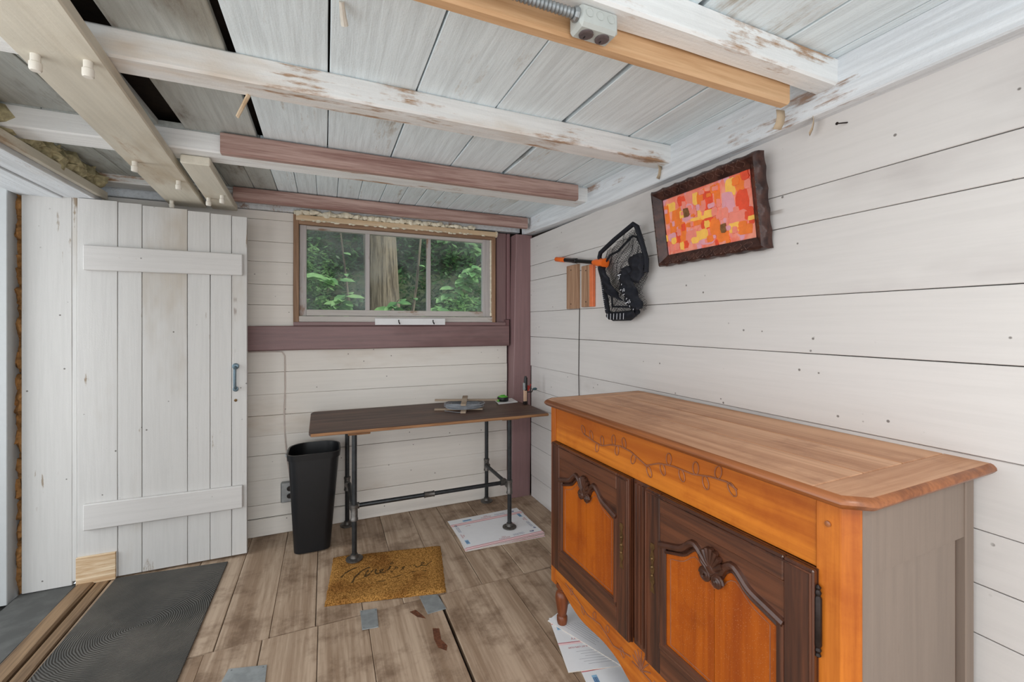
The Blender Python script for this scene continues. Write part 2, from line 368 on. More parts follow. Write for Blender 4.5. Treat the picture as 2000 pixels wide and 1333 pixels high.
joist(2.832, 2.870, 1.992, 'pinkish bare fir board running just above the window', -.475, 1.345, 'pink', .001, 2.07, 'fir_board', 'bare fir boards on the joists', 4)
# wall plate along the right wall
m = MB(); ys = [-1.4, .4, 1.2, 1.9, 2.5, 2.99]; zb = [1.936, 1.938, 1.936, 1.938, 1.955, 1.975]
P = []
for y, z in zip(ys, zb):
    q = .004*wob(y, 3)
    P.append([(1.50,y,CZ-.001),(1.376+q,y,CZ-.001),(1.374+q,y,z+.05),(1.369+q,y,z+.048),(1.371+q,y,z+.004),(1.376+q,y,z),(1.50,y,z),(1.50,y,CZ-.001)])
m.grid(P); m.add(P[0][:-1], [tuple(range(7))]); m.add(P[-1][:-1], [tuple(range(7))])
m.build('wall_plate', M['plate'], label='rough whitewashed plate beam along the top of the right plank wall', cat='beam')
# flat timber with pegs
def flat(name, pts, z0, z1, mat, label, cat='beam'):
    return MB().prism(pts, z0, z1, lambda u, v, a: (u, v, a)).build(name, mat, None, False, .004, label=label, cat=cat)
tb = flat('peg_timber', [(-.43,.2),(-.627,2.97),(-.80,2.97),(-.61,.2)], 1.962, 1.998, M['timber'], 'wide pale painted plank under the joists carrying rows of wooden pegs')
tb2 = flat('peg_timber', [(-.445,2.165),(-.475,2.97),(-.60,2.97),(-.548,2.165)], 1.962, 1.998, M['timber'], 'short pale plank with a raw torn end beside the wide peg plank')
def peg(x, y, z, par, s=1.):
    l = par.location
    MB().lathe([(.010*s,0),(.010*s,-.018*s),(.0125*s,-.02*s),(.0125*s,-.036*s),(.010*s,-.04*s),(.004,-.0405*s)], (x-l.x, y-l.y, z-l.z), 10).build('peg', M['peg'], par, True, recenter=False)
for x, y in ((-.655,1.44),(-.55,1.425),(-.715,2.23),(-.625,2.45),(-.76,2.86)): peg(x, y, 1.962, tb)
for x, y in ((-.565,2.72),(-.49,2.64)): peg(x, y, 1.962, tb2)

# ------------------------------------------------------------ right wall
wr = struct(MB().box(1.446, 1.52, -1.45, 3.2, -.05, 2.15).build('wall_right', M['dark'], recenter=False))
zr = [0, .16, .387, .56, .68, .81, .985, 1.205, 1.39, 1.624, 1.736, 1.945]
for i in range(len(zr)-1):
    xo = .007 if zr[i] < .98 else 0
    board('wall_plank', (RX+xo, -1.4, zr[i]+.0012), (1.446, 2.944, zr[i+1]-.0012), 1, M['rwall'], wr, jit=.002, seg=14, ch=.0015)
# ------------------------------------------------------------ back wall, with window hole
wb = MB(); wb.box(-1.5, 1.52, 3.09, 3.2, -.05, 1.30); wb.box(-1.5, -.19, 3.09, 3.2, 1.30, 2.15); wb.box(1.19, 1.52, 3.09, 3.2, 1.30, 2.15); wb.box(-.19, 1.19, 3.09, 3.2, 1.985, 2.15)
wb = struct(wb.build('wall_back', M['dark'], recenter=False))
zl = [.105, .185, .337, .489, .61, .733, .863, 1.0, 1.135]
for i in range(len(zl)-1):
    board('wall_plank', (-1.13, BY+.004*(i % 2), zl[i]+.0008), (1.272, 3.09, zl[i+1]-.0008), 0, M['bwall'], wb, jit=.002, seg=8, ch=.0012)
zu = [1.285, 1.417, 1.544, 1.684, 1.808, 1.944, 1.998]
for i in range(len(zu)-1):
    board('wall_plank', (-1.13, BY, zu[i]+.0008), (-.186, 3.09, zu[i+1]-.0008), 0, M['bwall'], wb, jit=.002, seg=5, ch=.0012)
struct(board('trim_10', (-1.13, 3.03, 2.0), (1.37, 3.09, 2.066), 0, M['plate'], None, jit=.002, seg=8))
struct(board('baseboard_back', (-1.13, 3.03, 0), (1.268, 3.052, .104), 0, M['bwall'], None, jit=.004, seg=8, ch=.004))
board('ledge_beam', (-1.12, 3.012, 1.135), (1.275, 3.088, 1.286), 0, M['purple'], None, jit=.008, seg=14, ch=.006, label='purple-brown painted hewn beam along the wall under the window', cat='beam')
# corner post and the boards beside the window
cp = MB()
for i in range(15):
    z = 1.968*i/14; q = z/1.968
    x0 = 1.272+.03*q+.004*wob(z, 3); x1 = 1.428+.008*q+.004*wob(z, 4); y0 = 2.962-.018*q+.003*wob(z, 6)
    cp.v += [(x0+.004,y0,z),(x1-.004,y0,z),(x1,y0+.004,z),(x1,3.088,z),(x0,3.088,z),(x0,y0+.004,z)]
cp.f = [(i*6+k, i*6+(k+1) % 6, (i+1)*6+(k+1) % 6, (i+1)*6+k) for i in range(14) for k in range(6)] + [(5,4,3,2,1,0), tuple(range(84,90))]
cp.build('corner_post', M['purplev'], None, label='purple-brown painted corner post with flaking white paint', cat='post')
struct(board('trim_1', (1.19, 3.06, 1.287), (1.268, 3.09, 1.99), 2, M['purplev'], None, jit=.001, seg=4))
struct(board('trim_2', (1.27, 3.035, 1.335), (1.292, 3.09, 1.985), 2, M['purplev'], None, jit=.001, seg=4))
struct(board('trim_3', (1.253, 3.02, 1.287), (1.278, 3.09, 1.333), 0, M['purplev'], None, jit=.001, seg=2))

# ------------------------------------------------------------ window
win = struct(thing('window_1', None, None, (.5, 3.07, 1.3)))
WL = Vector((.5, 3.07, 1.3))
def wp(name, lo, hi, ax, mat, par=win, off=WL, **k):
    lo = [a-b for a, b in zip(lo, off)]; hi = [a-b for a, b in zip(hi, off)]
    return board(name, lo, hi, ax, M[mat], par, **k)
wp('frame_side', (-.187,3.03,1.30), (-.155,3.12,1.99), 2, 'framev', jit=.002)
wp('frame_side', (1.145,3.03,1.30), (1.172,3.12,1.985), 2, 'framev', jit=.002)
wp('frame_head', (-.155,3.03,1.930), (1.145,3.12,1.952), 0, 'frame', jit=.002, seg=8)
wp('head_lath', (-.17,3.006,1.950), (1.175,3.03,1.984), 0, 'lath', jit=.002, seg=8)
wp('window_sill', (-.155,3.035,1.312), (1.172,3.14,1.35), 0, 'sash', jit=.003, seg=8)
wp('sill_board', (-.185,3.022,1.288), (1.25,3.05,1.312), 0, 'purple', jit=.002, seg=8)
sash = thing('sash', None, None, (0,0,0)); sash.parent = win
wp('stile', (-.153,3.06,1.352), (-.112,3.10,1.930), 2, 'sashv', sash, jit=.001)
wp('stile', (1.08,3.06,1.352), (1.143,3.10,1.930), 2, 'sashv', sash, jit=.001)
wp('rail', (-.112,3.06,1.352), (1.08,3.10,1.392), 0, 'sash', sash, jit=.001, seg=6)
wp('rail', (-.112,3.06,1.906), (1.08,3.10,1.930), 0, 'sash', sash, jit=.001, seg=6)
for x in (.26, .675): wp('muntin', (x-.014,3.063,1.392), (x+.014,3.098,1.906), 2, 'sashv', sash, jit=.001)
t = NT('dusty_glass'); g = t.coords(); 
tr = t.n('BsdfTransparent', Color=(.93,.96,.95,1)); gl = t.n('BsdfGlossy', Roughness=.03); df = t.n('BsdfDiffuse', Color=(.75,.82,.84,1))
s1 = t.n('MixShader', i0=.0005); t.t.links.new(tr.outputs[0], s1.inputs[1]); t.t.links.new(gl.outputs[0], s1.inputs[2])
s2 = t.n('MixShader', i0=t.math('MULTIPLY', t.ramp(t.noise(g, 3., 5), .3, .75), .13)); t.t.links.new(s1.outputs[0], s2.inputs[1]); t.t.links.new(df.outputs[0], s2.inputs[2])
t.t.links.new(s2.outputs[0], t.t.nodes['Material Output'].inputs[0]); GLASS = t.m
for x0, x1 in ((-.113,.247),(.273,.662),(.688,1.081)):
    MB().box(x0-WL.x, x1-WL.x, 3.078-WL.y, 3.081-WL.y, 1.391-WL.z, 1.907-WL.z).build('pane', GLASS, sash)
m = MB(); random.seed(3); x = -.17
while x < 1.0:
    r = random.uniform(.012, .024)*(1 if x < .75 else .8)
    m.blob((x, 3.024+random.uniform(-.01,.01), 1.992+random.uniform(0,.016)), r, 8, 5, x*9, .5, (1.2,1,.9)); x += r*random.uniform(.7,1.3)
for i in range(46):
    x = random.uniform(-.16, 1.1); m.blob((x, 3.006, 1.950+random.uniform(-.004,.004)), random.uniform(.004,.009), 6, 4, i, .5, (2,1,.8))
m.blob((1.172, 3.02, 1.97), .018, 8, 5, 2, .3, (.7,1,1.3))
for i in range(40): m.blob((1.143, 3.055, 1.37+i*.0145), random.uniform(.006,.011), 6, 4, i, .5, (.8,.8,1.4))
m.build('spray_foam', M['foam'], None, True, label='cream expanding foam oozing over the top of the window frame', cat='foam', kind='stuff')
# hook strip on the sill
hs = thing('hook_strip', 'small white strip with two black hooks under the window', 'hook rail', (.541, 3.005, 1.293))
MB().box(-.238,.238, 0,.016, 0,.044).build('strip', M['white'], hs, bevel=.0015)
for x in (-.085, .15):
    MB().tube([(x,-.001,.034),(x,-.004,.02),(x+.004,-.02,.006),(x+.002,-.026,.014)], .0035, 6).build('hook', M['hw'], hs, True)

# ------------------------------------------------------------ left wall: jamb, header, insulation
wl = MB(); wl.box(-1.36, LX-.005, 1.62, 2.02, -.05, 2.13); wl = struct(wl.build('wall_left', M['white'], recenter=False))
struct(board('trim_4', (-1.343, 2.842, 0), (-1.158, 2.90, 1.93), 2, M['door'], None, jit=.002, seg=8, label=None))
struct(board('trim_5', (-1.156, 2.838, 0.02), (-1.137, 2.90, 1.93), 2, M['door'], None, jit=.001, seg=8))
struct(board('trim_6', (-1.62, 2.80, -.02), (-1.372, 2.95, 2.1), 2, M['offwhite'], None, jit=0, seg=2))
struct(board('trim_7', (-1.062, 1.6, 1.945), (-1.04, 2.90, 1.985), 1, M['timber'], None, jit=.002, seg=6))
struct(board('trim_8', (-1.19, 1.6, 1.928), (-1.065, 2.90, 1.96), 1, M['plate'], None, jit=.002, seg=6))
struct(board('trim_9', (-1.36, 1.6, 1.922), (-1.195, 2.90, 1.955), 1, M['plate'], None, jit=.002, seg=6))
m = MB(); random.seed(5)
for i in range(60):
    z = .02+i*.0325
    m.blob((-1.362+random.uniform(-.012,.01), 2.885+random.uniform(-.01,.02), z), random.uniform(.02,.034), 8, 5, i, .7, (.8,1,1.5))
m.build('batt_insulation', M['batt'], None, True, label='brown fibrous insulation stuffed in the gap beside the door jamb', cat='insulation', kind='stuff')
m = MB()
for i in range(70):
    y = 1.65+i*.0175
    m.blob((-1.09+random.uniform(-.03,.035), y, 2.01+random.uniform(-.01,.04)), random.uniform(.025,.05), 8, 5, i, .8, (1,1.1,.9))
m.build('wool_insulation', M['rock'], None, True, label='pale mineral wool bulging out above the door header', cat='insulation', kind='stuff')

# ------------------------------------------------------------ the open plank door
dr = thing('door_1', 'white painted plank door with two battens, opened back against the wall', 'door', (-1.132, 2.822, .012)); dr['kind'] = 'structure'
dx = [0, .158, .257, .451, .553, .653, .727]; ztop = [1.915, 1.911, 1.907, 1.898, 1.893, 1.889, 1.885]
for i in range(6):
    board('door_plank', (dx[i]+.0012, 0, .0), (dx[i+1]-.0012, .026, (ztop[i]+ztop[i+1])/2), 2, M['door'], dr, jit=.0015, seg=6, ch=.002)
def bat(z0, z1):
    m = MB(); m.hexa([(.03,-.022,z0),(.708,-.022,z0+.002),(.708,0,z0+.002),(.03,0,z0),(.03,-.022,z1),(.708,-.022,z1-.004),(.708,0,z1-.004),(.03,0,z1)])
    m.build('batten', M['doorh'], dr, bevel=.004)
bat(1.555, 1.68); bat(.262, .392)
MB().box(.0,.153,-.012,0,-.008,.13).build('strand_board_patch', M['osb'], dr, bevel=.001)
h = MB(); h.lathe([(.017,0),(.017,.004),(.012,.007)], (.672,0,1.052), 14, Matrix.Rotation(PI/2,3,'X'))
h.lathe([(.014,0),(.014,.004),(.010,.006)], (.672,0,.925), 14, Matrix.Rotation(PI/2,3,'X'))
h.tube([(.672,-.004,1.048),(.672,-.026,1.035),(.672,-.030,.99),(.672,-.026,.942),(.672,-.004,.928)], .0075, 8)
h.build('pull_handle', M['handle'], dr, True)
MB().lathe([(.008,0),(.008,.002),(.003,.003)], (.672,0,.862), 10, Matrix.Rotation(PI/2,3,'X')).build('keyhole_plate', M['brass'], dr)

# ------------------------------------------------------------ electrical
eb = thing('ceiling_outlet_box', 'grey metal outlet box with two sockets hanging under the stained joist', 'outlet', (.556, .825, 1.9985))
MB().box(-.05,.05,-.027,.025,-.05,0).build('body', M['boxgrey'], eb, bevel=.007)
for x in (-.021,.021):
    s_ = MB().lathe([(.0165,0),(.0165,-.003),(.013,-.0045)], (x,-.002,-.05), 14).build('socket', M['socket'], eb)
    MB().box(x-.007-s_.location.x,x-.004-s_.location.x,-.004,.003,-.0052,-.0044).build('slot', M['sockblk'], s_, recenter=False)
for x in (-.028,0,.028): MB().lathe([(.010,0),(.010,.0012),(.0088,.0012),(.0088,.0004)], (x,-.0272,-.02), 16, Matrix.Rotation(PI/2,3,'X')).build('knockout', M['boxgrey'], eb)
co = MB(); p0 = Vector((.504,.812,1.976)); p1 = Vector((-.36,.812,1.976)); n = 190
co.tube([p0.lerp(p1, i/n) for i in range(n+1)], [.0115 if i % 2 else .0088 for i in range(n+1)], 10)
co.build('flexible_conduit', M['steel'], None, True, label='ribbed metal conduit running along the joist into the outlet box', cat='conduit')
MB().lathe([(.014,0),(.016,.003),(.016,.008),(.013,.012)], (-.05,-.013,-.0225), 10, Matrix.Rotation(-PI/2,3,'Y')).build('connector', M['steel'], eb)
wo = thing('wall_outlet', 'metal double socket outlet low on the back wall by the black bin', 'outlet', (-.203, 3.05, .19))
MB().box(-.052,.052,-.03,0,0,.125).build('box', M['steel'], wo, bevel=.005)
for z in (.04,.085): MB().lathe([(.0165,0),(.0165,.004),(.014,.005)], (-.002,-.03,z), 14, Matrix.Rotation(PI/2,3,'X')).build('socket', M['sockblk'], wo)
MB().tube([(-.43,3.046,1.128),(-.30,3.046,1.128),(-.25,3.046,1.125),(-.235,3.046,1.10),(-.233,3.046,.9),(-.238,3.046,.75),(-.234,3.046,.6),(-.222,3.046,.45),(-.203,3.046,.316)], .004, 6).build('wall_cable', M['cable'], None, True, label='thin pinkish cable stapled down the back wall to the socket', cat='cable')
sw = MB(); sw.tube([(.035,1.12,2.078),(.04,1.15,2.062),(.044,1.165,2.05)], [.006,.008,.009], 8)
sw.build('cable_stub', M['peg'], None, True, label='white cable stub with pink end poking from the ceiling boards', cat='cable')
bk = MB().tube([(-.216,1.538,2.004),(-.247,1.540,1.93)], [.012,.010], 5, .5)
bk.build('wood_splint', M['lath'], None, bevel=.001, label='short raw wood splint hanging off the worm-marked joist', cat='splint')
for (x, y, z, a, lb) in ((1.385,.86,1.93,.5,'torn brown tape flap where the stained joist meets the plate'),(1.29,.9,1.945,-.2,'curled metal and paper scrap under the end of the fir strip'),(1.36,1.50,1.985,.3,'torn paper scrap at the end of the worm-marked joist')):
    mm = MB(); mm.grid([[(x+.03*u*math.cos(a)+.006*math.sin(v*3), y+.03*u*math.sin(a)+.012*v*v, z+.016-.055*v) for u in (-.5,0,.5)] for v in (0,.33,.66,1)])
    o_ = mm.build('tape_scrap', M['kraft'], None, True, label=lb, cat='scrap', group='scraps left at the joist ends'); md = o_.modifiers.new('thick','SOLIDIFY'); md.thickness = .0012
nl = MB().tube([(RX,.784,1.897),(RX-.03,.795,1.893)], .002, 6).lathe([(.0045,0),(.0045,.0015)], (RX-.03,.795,1.893), 8, Matrix.Rotation(-PI/2,3,'Y'))
nl.build('wall_nail', M['hw'], None, label='dark bent nail sticking out of the upper right wall plank', cat='nail')

# ------------------------------------------------------------ sideboard
sb = thing('sideboard', 'carved cherry and dark oak sideboard with two panelled doors', 'sideboard', (.90, 1.66, 0), math.radians(-88.8))
sb.scale.x = .977
# top: boards, breadboard ends, moulded edge
def topb(poly, name, mat): MB().prism(poly, .957, .974, lambda u, v, a: (u, v, a)).build(name, M[mat], sb, bevel=.0015)
topb([(.055,-.025),(1.125,-.025),(1.125,.155),(.055,.155)], 'top_board', 'topwood')
topb([(.055,.157),(1.125,.157),(1.125,.315),(.055,.315)], 'top_board', 'topwood')
topb([(.055,.319),(1.125,.319),(1.125,.505),(.055,.505)], 'top_board', 'topwood')
topb([(-.022,.015),(.01,-.025),(.053,-.025),(.053,.505),(-.022,.505)], 'breadboard_end', 'topwoodY')
topb([(1.127,-.025),(1.18,-.025),(1.212,.015),(1.212,.505),(1.127,.505)], 'breadboard_end', 'topwoodY')
def ring(off, z): return [(-.022-off,.505,z),(-.022-off,.015-off*.4,z),(.01-off*.4,-.025-off,z),(1.18+off*.4,-.025-off,z),(1.212+off,.015-off*.4,z),(1.212+off,.505,z)]
prof = [(0.0005,.9745),(.006,.972),(.011,.966),(.012,.960),(.008,.955),(.004,.951),(-.004,.947),(-.03,.945)]
MB().grid([ring(o_, z) for o_, z in prof]).build('top_moulding', M['edgewood'], sb, True)
# case
def cb(name, a, b, mat, bev=.002, par=sb): return MB().box(a[0],b[0],a[1],b[1],a[2],b[2]).build(name, M[mat], par, bevel=bev)
cb('corner_post', (0,0,.185), (.036,.05,.95), 'cherryZ')
MB().prism([(1.118,0),(1.165,0),(1.19,.025),(1.19,.06),(1.118,.06)], .185, .95, lambda u, v, a: (u,v,a)).build('corner_post', M['cherryZ'], sb, bevel=.0015)
MB().prism([(1.164,.0255),(1.1905,.0255),(1.1905,.06),(1.164,.06)], .185, .95, lambda u, v, a: (u+.0005,v,a)).build('post_side', M['side'], sb)
cb('frieze_rail', (.036,.004,.80), (1.118,.03,.95), 'cherryX')
cb('centre_stile', (.545,.002,.27), (.622,.03,.80), 'oakZ')
for s_ in (.556,.575,.592,.61): MB().tube([(s_,.002,.285),(s_,.002,.79)], .006, 8, .8, (0,1,0)).build('reed', M['oakZ'], sb, True)
# apron with scalloped lower edge
N_ = 48; top_ = []; low_ = []
for i in range(N_+1):
    s_ = .03+1.10*i/N_; q = i/N_
    top_.append((s_, .285)); low_.append((s_, .195-.045*math.sin(PI*min(q*2.5,1)*.5)*1 + .012*math.cos(q*PI*6) - (.02 if .4 < q < .6 else 0)*math.cos((q-.5)*PI*5)))
MB().prism(low_+top_[::-1], .003, .028, lambda u, v, a: (u, a, v)).build('apron', M['cherryX'], sb)
# feet
for (fx_, fy_, z0) in ((.035,.035,.011),(1.15,.035,.011),(.035,.45,0.0),(1.15,.45,0.0)):
    MB().lathe([(.020,z0),(.023,z0+.012),(.023,z0+.03),(.018,z0+.036),(.021,z0+.05),(.027,z0+.09),(.030,.125),(.026,.145),(.018,.152),(.018,.16),(.026,.168),(.026,.19)], (fx_,fy_,0), 18).build('foot', M['footwood'], sb, True)
# sides and back
cb('side_rail', (1.166,.06,.80), (1.186,.455,.948), 'side')
cb('side_rail', (1.166,.06,.19), (1.186,.455,.27), 'side')
cb('side_panel', (1.166,.06,.27), (1.179,.425,.80), 'side')
cb('back_stile', (1.166,.446,.1), (1.19,.485,.948), 'side')
cb('side_slot', (1.16,.425,.27), (1.172,.446,.80), 'oakZ')
cb('side_panel', (.004,.05,.19), (.02,.485,.95), 'cherryZ')
cb('back_panel', (.02,.47,.19), (1.17,.485,.95), 'oakX'); cb('bottom_board', (.02,.03,.21), (1.166,.47,.23), 'oakX')
# vine on the frieze
vm = MB(); VY = .002
def vine(pts): vm.tube([(a, VY, b) for a, b in pts], .0022, 6)
def leaf(a, b, ang, l=.035, wd=.010, Y=VY):
    c, s_ = math.cos(ang), math.sin(ang); q = []
    for k in range(13):
        u = 2*PI*k/12; x_ = l*.5*(1-math.cos(u)); y_ = wd*math.sin(u)
        q.append((a+c*x_-s_*y_, Y, b+s_*x_+c*y_))
    vm.tube(q, .0014, 5)
A1 = [(.255,.878),(.31,.868),(.37,.862),(.42,.878),(.475,.888),(.53,.884),(.58,.868),(.612,.858)]
A2 = [(.60,.858),(.66,.882),(.72,.891),(.79,.890),(.85,.902),(.90,.905),(.93,.895)]
vine(A1); vine(A2)
for a, b, g_ in ((.26,.88,2.2),(.31,.868,1.9),(.345,.866,-1.8),(.375,.863,1.7),(.44,.882,1.6),(.46,.886,-1.7),(.50,.886,1.8),(.55,.878,-2.0),(.61,.86,-1.1),(.67,.885,-1.2),(.70,.889,1.5),(.745,.891,-1.2),(.80,.892,1.5),(.83,.898,-1.3),(.87,.904,1.3),(.905,.905,-.9)): leaf(a, b, g_)
vm.build('carved_vine', M['carve'], sb, True)
vm = MB(); Y3 = .002
for k in range(9):
    a = PI*k/8; vm.tube([(.583,Y3,.205),(.583+.022*math.cos(a),Y3,.205+.035*math.sin(a)),(.583+.045*math.cos(a),Y3,.205+.062*math.sin(a))], .0022, 5)
VY = Y3
vine([(.12,.235),(.20,.222),(.28,.20),(.36,.215),(.44,.19),(.53,.215)]); vine([(1.05,.235),(.97,.222),(.89,.20),(.81,.215),(.73,.19),(.64,.215)])
for a in (.16,.24,.32,.40,.48,.70,.78,.86,.94,1.02): leaf(a, .212, 1.2 if int(a*100) % 3 else -1.0, .03, .009, Y3)
vm.build('carved_flower', M['carve'], sb, True)
# doors
def arch(s_):   # s in -1..1 across the door opening -> height of the shaped lower rail edge
    q = abs(s_)
    if q < .16: return .652 + .02*(q/.16)
    return .672 + .030*math.exp(-((q-.32)/.15)**2) - .03*max(0, (q-.45)/.55)**1.1
def make_door(s0, wdt, hand):
    d = MB().box(s0,s0+wdt,-.004,.003,.272,.80).build('door', M['oakZ'], sb)     # the backing of the door
    ox, oy, oz = d.location
    def B(name, mb, mat, **k):
        mb.v = [(p[0]-ox, p[1]-oy, p[2]-oz) for p in mb.v]
        return mb.build(name, M[mat], d, **k)
    b0, b1 = s0, s0+wdt; i0, i1 = s0+.062, s0+wdt-.064; z0, z1 = .352, .745
    B('stile', MB().box(b0,i0,-.018,-.004,.272,.80), 'oakZ', bevel=.003)
    B('stile', MB().box(i1,b1,-.018,-.004,.272,.80), 'oakZ', bevel=.003)
    B('rail', MB().box(i0,i1,-.018,-.004,z1,.80), 'oakX', bevel=.003)
    B('rail', MB().box(i0,i1,-.018,-.004,.272,z0), 'oakX', bevel=.003)
    B('edge_bead', MB().tube([(b0+.006,-.018,.279),(b0+.006,-.018,.792),(b1-.006,-.018,.792),(b1-.006,-.018,.279)], .004, 6), 'oakZ', smooth=True)
    cx = (i0+i1)/2; hw = (i1-i0)/2; n = 40
    sv = [-1+2*k/n for k in range(n+1)]
    # shaped top rail filling between arch and straight rail
    poly = [(cx+hw*s_, arch(s_)+.012) for s_ in sv] + [(cx+hw, z1), (cx-hw, z1)]
    B('shaped_rail', MB().prism(poly, -.014, -.004, lambda u, v, a: (u, a, v)), 'oakX')
    B('arch_moulding', MB().tube([(cx+hw*s_, -.014, arch(s_)+.012) for s_ in sv], .011, 8, .9, (0,0,1)), 'oakC', smooth=True)
    B('arch_moulding', MB().tube([(cx+hw*s_*.93, -.010, arch(s_)-.004) for s_ in sv], .006, 6, .8, (0,0,1)), 'oakC', smooth=True)
    for xx in (i0+.008, i1-.008): B('panel_moulding', MB().tube([(xx,-.010,z0),(xx,-.010,arch(1)+.01)], .012, 8, .8, (0,1,0)), 'oakZ', smooth=True)
    B('panel_moulding', MB().tube([(i0,-.010,z0+.008),(i1,-.010,z0+.008)], .013, 8, .8, (0,1,0)), 'oakX', smooth=True)
    # the amber panel: two boards with a raised field
    for a, b in ((i0+.016, cx-.0006), (cx+.0006, i1-.016)):
        ss = [(a+(b-a)*k/20) for k in range(21)]
        poly = [(a, z0+.012), (b, z0+.012)] + [(s_, arch((s_-cx)/hw)-.004) for s_ in reversed(ss)]
        B('panel', MB().prism(poly, -.0085, -.004, lambda u, v, q: (u, q, v)), 'panel')
    f0, f1 = i0+.036, i1-.036
    ln = [(f0, z0+.03)] + [(f0+(f1-f0)*k/24, arch((f0+(f1-f0)*k/24-cx)/hw)-.026) for k in range(25)] + [(f1, z0+.03), (f0, z0+.03)]
    B('field_line', MB().tube([(u, -.0085, v) for u, v in ln], .0016, 5), 'carve', smooth=True)
    # shell with lobes and two scrolls
    sh = MB()
    for k in range(7):
        a = PI*(.14+.72*k/6); tip = Vector((cx+.036*math.cos(a), -.020, .678+.050*math.sin(a)))
        sh.tube([(cx,-.018,.672), Vector((cx,-.024,.675)).lerp(tip,.5), tip, tip+Vector((0,.006,.001))], [.004,.0065,.0085,.004], 8)
    sh.blob((cx,-.015,.678), .024, 12, 6, 0, 0, (1,.5,.8))
    for sg in (-1, 1):
        P = []
        for k in range(30):
            u = k/29*2.3*2*PI; r = .016*(1-k/36)
            P.append((cx+sg*(.019+r*math.cos(u)), -.020-.004*k/29, .655+r*math.sin(u)))
        sh.tube(P, [.0055]*29+[.002], 7)
    B('shell_carving', sh, 'oakC', smooth=True)
    # keyhole plate
    kx = b1-.034 if hand > 0 else b0+.034
    e = MB(); n = 14
    pl = [(kx+(.006+.0035*math.cos(k*1.9))*1, .50+.145*k/n) for k in range(n+1)]
    pl += [(kx-(.006+.0035*math.cos(k*1.9)), .50+.145*k/n) for k in range(n, -1, -1)]
    e.prism(pl, -.0205, -.018, lambda u, v, a: (u, a, v))
    e.blob((kx,-.0205,.575), .006, 8, 5, 0, 0); e.blob((kx,-.0205,.60), .005, 8, 5, 0, 0); e.blob((kx,-.0205,.55), .005, 8, 5, 0, 0)
    B('escutcheon', e, 'brass', smooth=True)
    return d
make_door(.036, .508, 1); d2 = make_door(.622, .502, -1)
hg = MB().lathe([(.002,.625),(.006,.629),(.004,.634),(.0065,.64),(.0045,.645),(.007,.65),(.007,.745),(.0045,.75),(.0065,.756),(.004,.762),(.006,.767),(.002,.772)], (1.127,-.008,0), 10)
hg.v = [(p[0]-d2.location.x, p[1]-d2.location.y, p[2]-d2.location.z) for p in hg.v]
hg.build('hinge', M['hw'], d2, True)
MB().lathe([(.006,0),(.006,.003),(.002,.004)], (1.142,0,.90), 10, Matrix.Rotation(PI/2,3,'X')).build('dowel', M['edgewood'], sb)

# ------------------------------------------------------------ pipe table
tbl = thing('pipe_table', 'narrow work table with a dark board top on black iron pipe legs', 'table', (.6, 2.75, 0))
T0 = Vector((.6, 2.75, 0))
def TB(name, mb, mat, **k):
    mb.v = [(p[0]-T0.x, p[1]-T0.y, p[2]) for p in mb.v]; return mb.build(name, M[mat], tbl, **k)
TB('tabletop', MB().prism([(-.07,2.425),(1.283,2.40),(1.296,2.72),(1.262,2.925),(1.20,3.0),(-.07,3.022),(-.085,2.98),(-.08,2.47)], .722, .741, lambda u, v, a: (u, v, a)), 'tabletop', bevel=.003)
TB('front_edge', MB().prism([(-.07,2.4225),(1.283,2.3975),(1.283,2.3995),(-.07,2.4245)], .7245, .7385, lambda u, v, a: (u, v, a)), 'rawedge')
legs = [(.144,2.51,.0145),(.128,2.985,.0),(1.069,2.522,.012),(1.083,2.985,.0)]
for x, y, z0 in legs:
    TB('leg', MB().tube([(x,y,z0+.02),(x,y,.70)], .0133, 12), 'pipe', smooth=True)
    fl_ = MB().lathe([(.044,z0),(.044,z0+.006),(.040,z0+.008),(.022,z0+.011),(.019,z0+.02),(.019,z0+.028),(.015,z0+.03)], (x,y,0), 20)
    for k in range(4): fl_.lathe([(.004,z0+.009),(.004,z0+.0105),(.001,z0+.0115)], (x+.031*math.cos(k*PI/2+.6), y+.031*math.sin(k*PI/2+.6), 0), 8)
    TB('flange', fl_, 'fit', smooth=True)
    TB('tee', MB().lathe([(.0175,.225),(.020,.227),(.020,.237),(.0175,.24),(.0175,.298),(.020,.30),(.020,.312),(.0175,.314)], (x,y,0), 14).tube([(x,y,.27),(x,y+(.03 if y < 2.7 else -.03),.27)], .018, 12), 'fit', smooth=True)
for x, a in ((.140,0),(1.074,0)):
    TB('side_bar', MB().tube([(x,2.53,.27),(x,2.97,.27)], .0125, 12), 'pipe', smooth=True)
    TB('tee', MB().tube([(x,2.572,.27),(x,2.628,.27)], .0185, 12).tube([(x,2.60,.27),(x+(.035 if x < .5 else -.035),2.60,.27)], .018, 12), 'fit', smooth=True)
TB('long_bar', MB().tube([(.15,2.60,.27),(1.065,2.60,.27)], .0125, 12), 'pipe', smooth=True)
TB('coupling', MB().tube([(.545,2.60,.27),(.552,2.60,.27),(.598,2.60,.27),(.605,2.60,.27)], [.019,.0165,.0165,.019], 12), 'fit', smooth=True)
for x, y in ((.165,2.515),(1.06,2.525),(.15,2.985),(1.07,2.985)):
    TB('block', MB().box(x-.055,x+.06,y-.045,y+.03,.70,.7215), 'rawedge', bevel=.003)

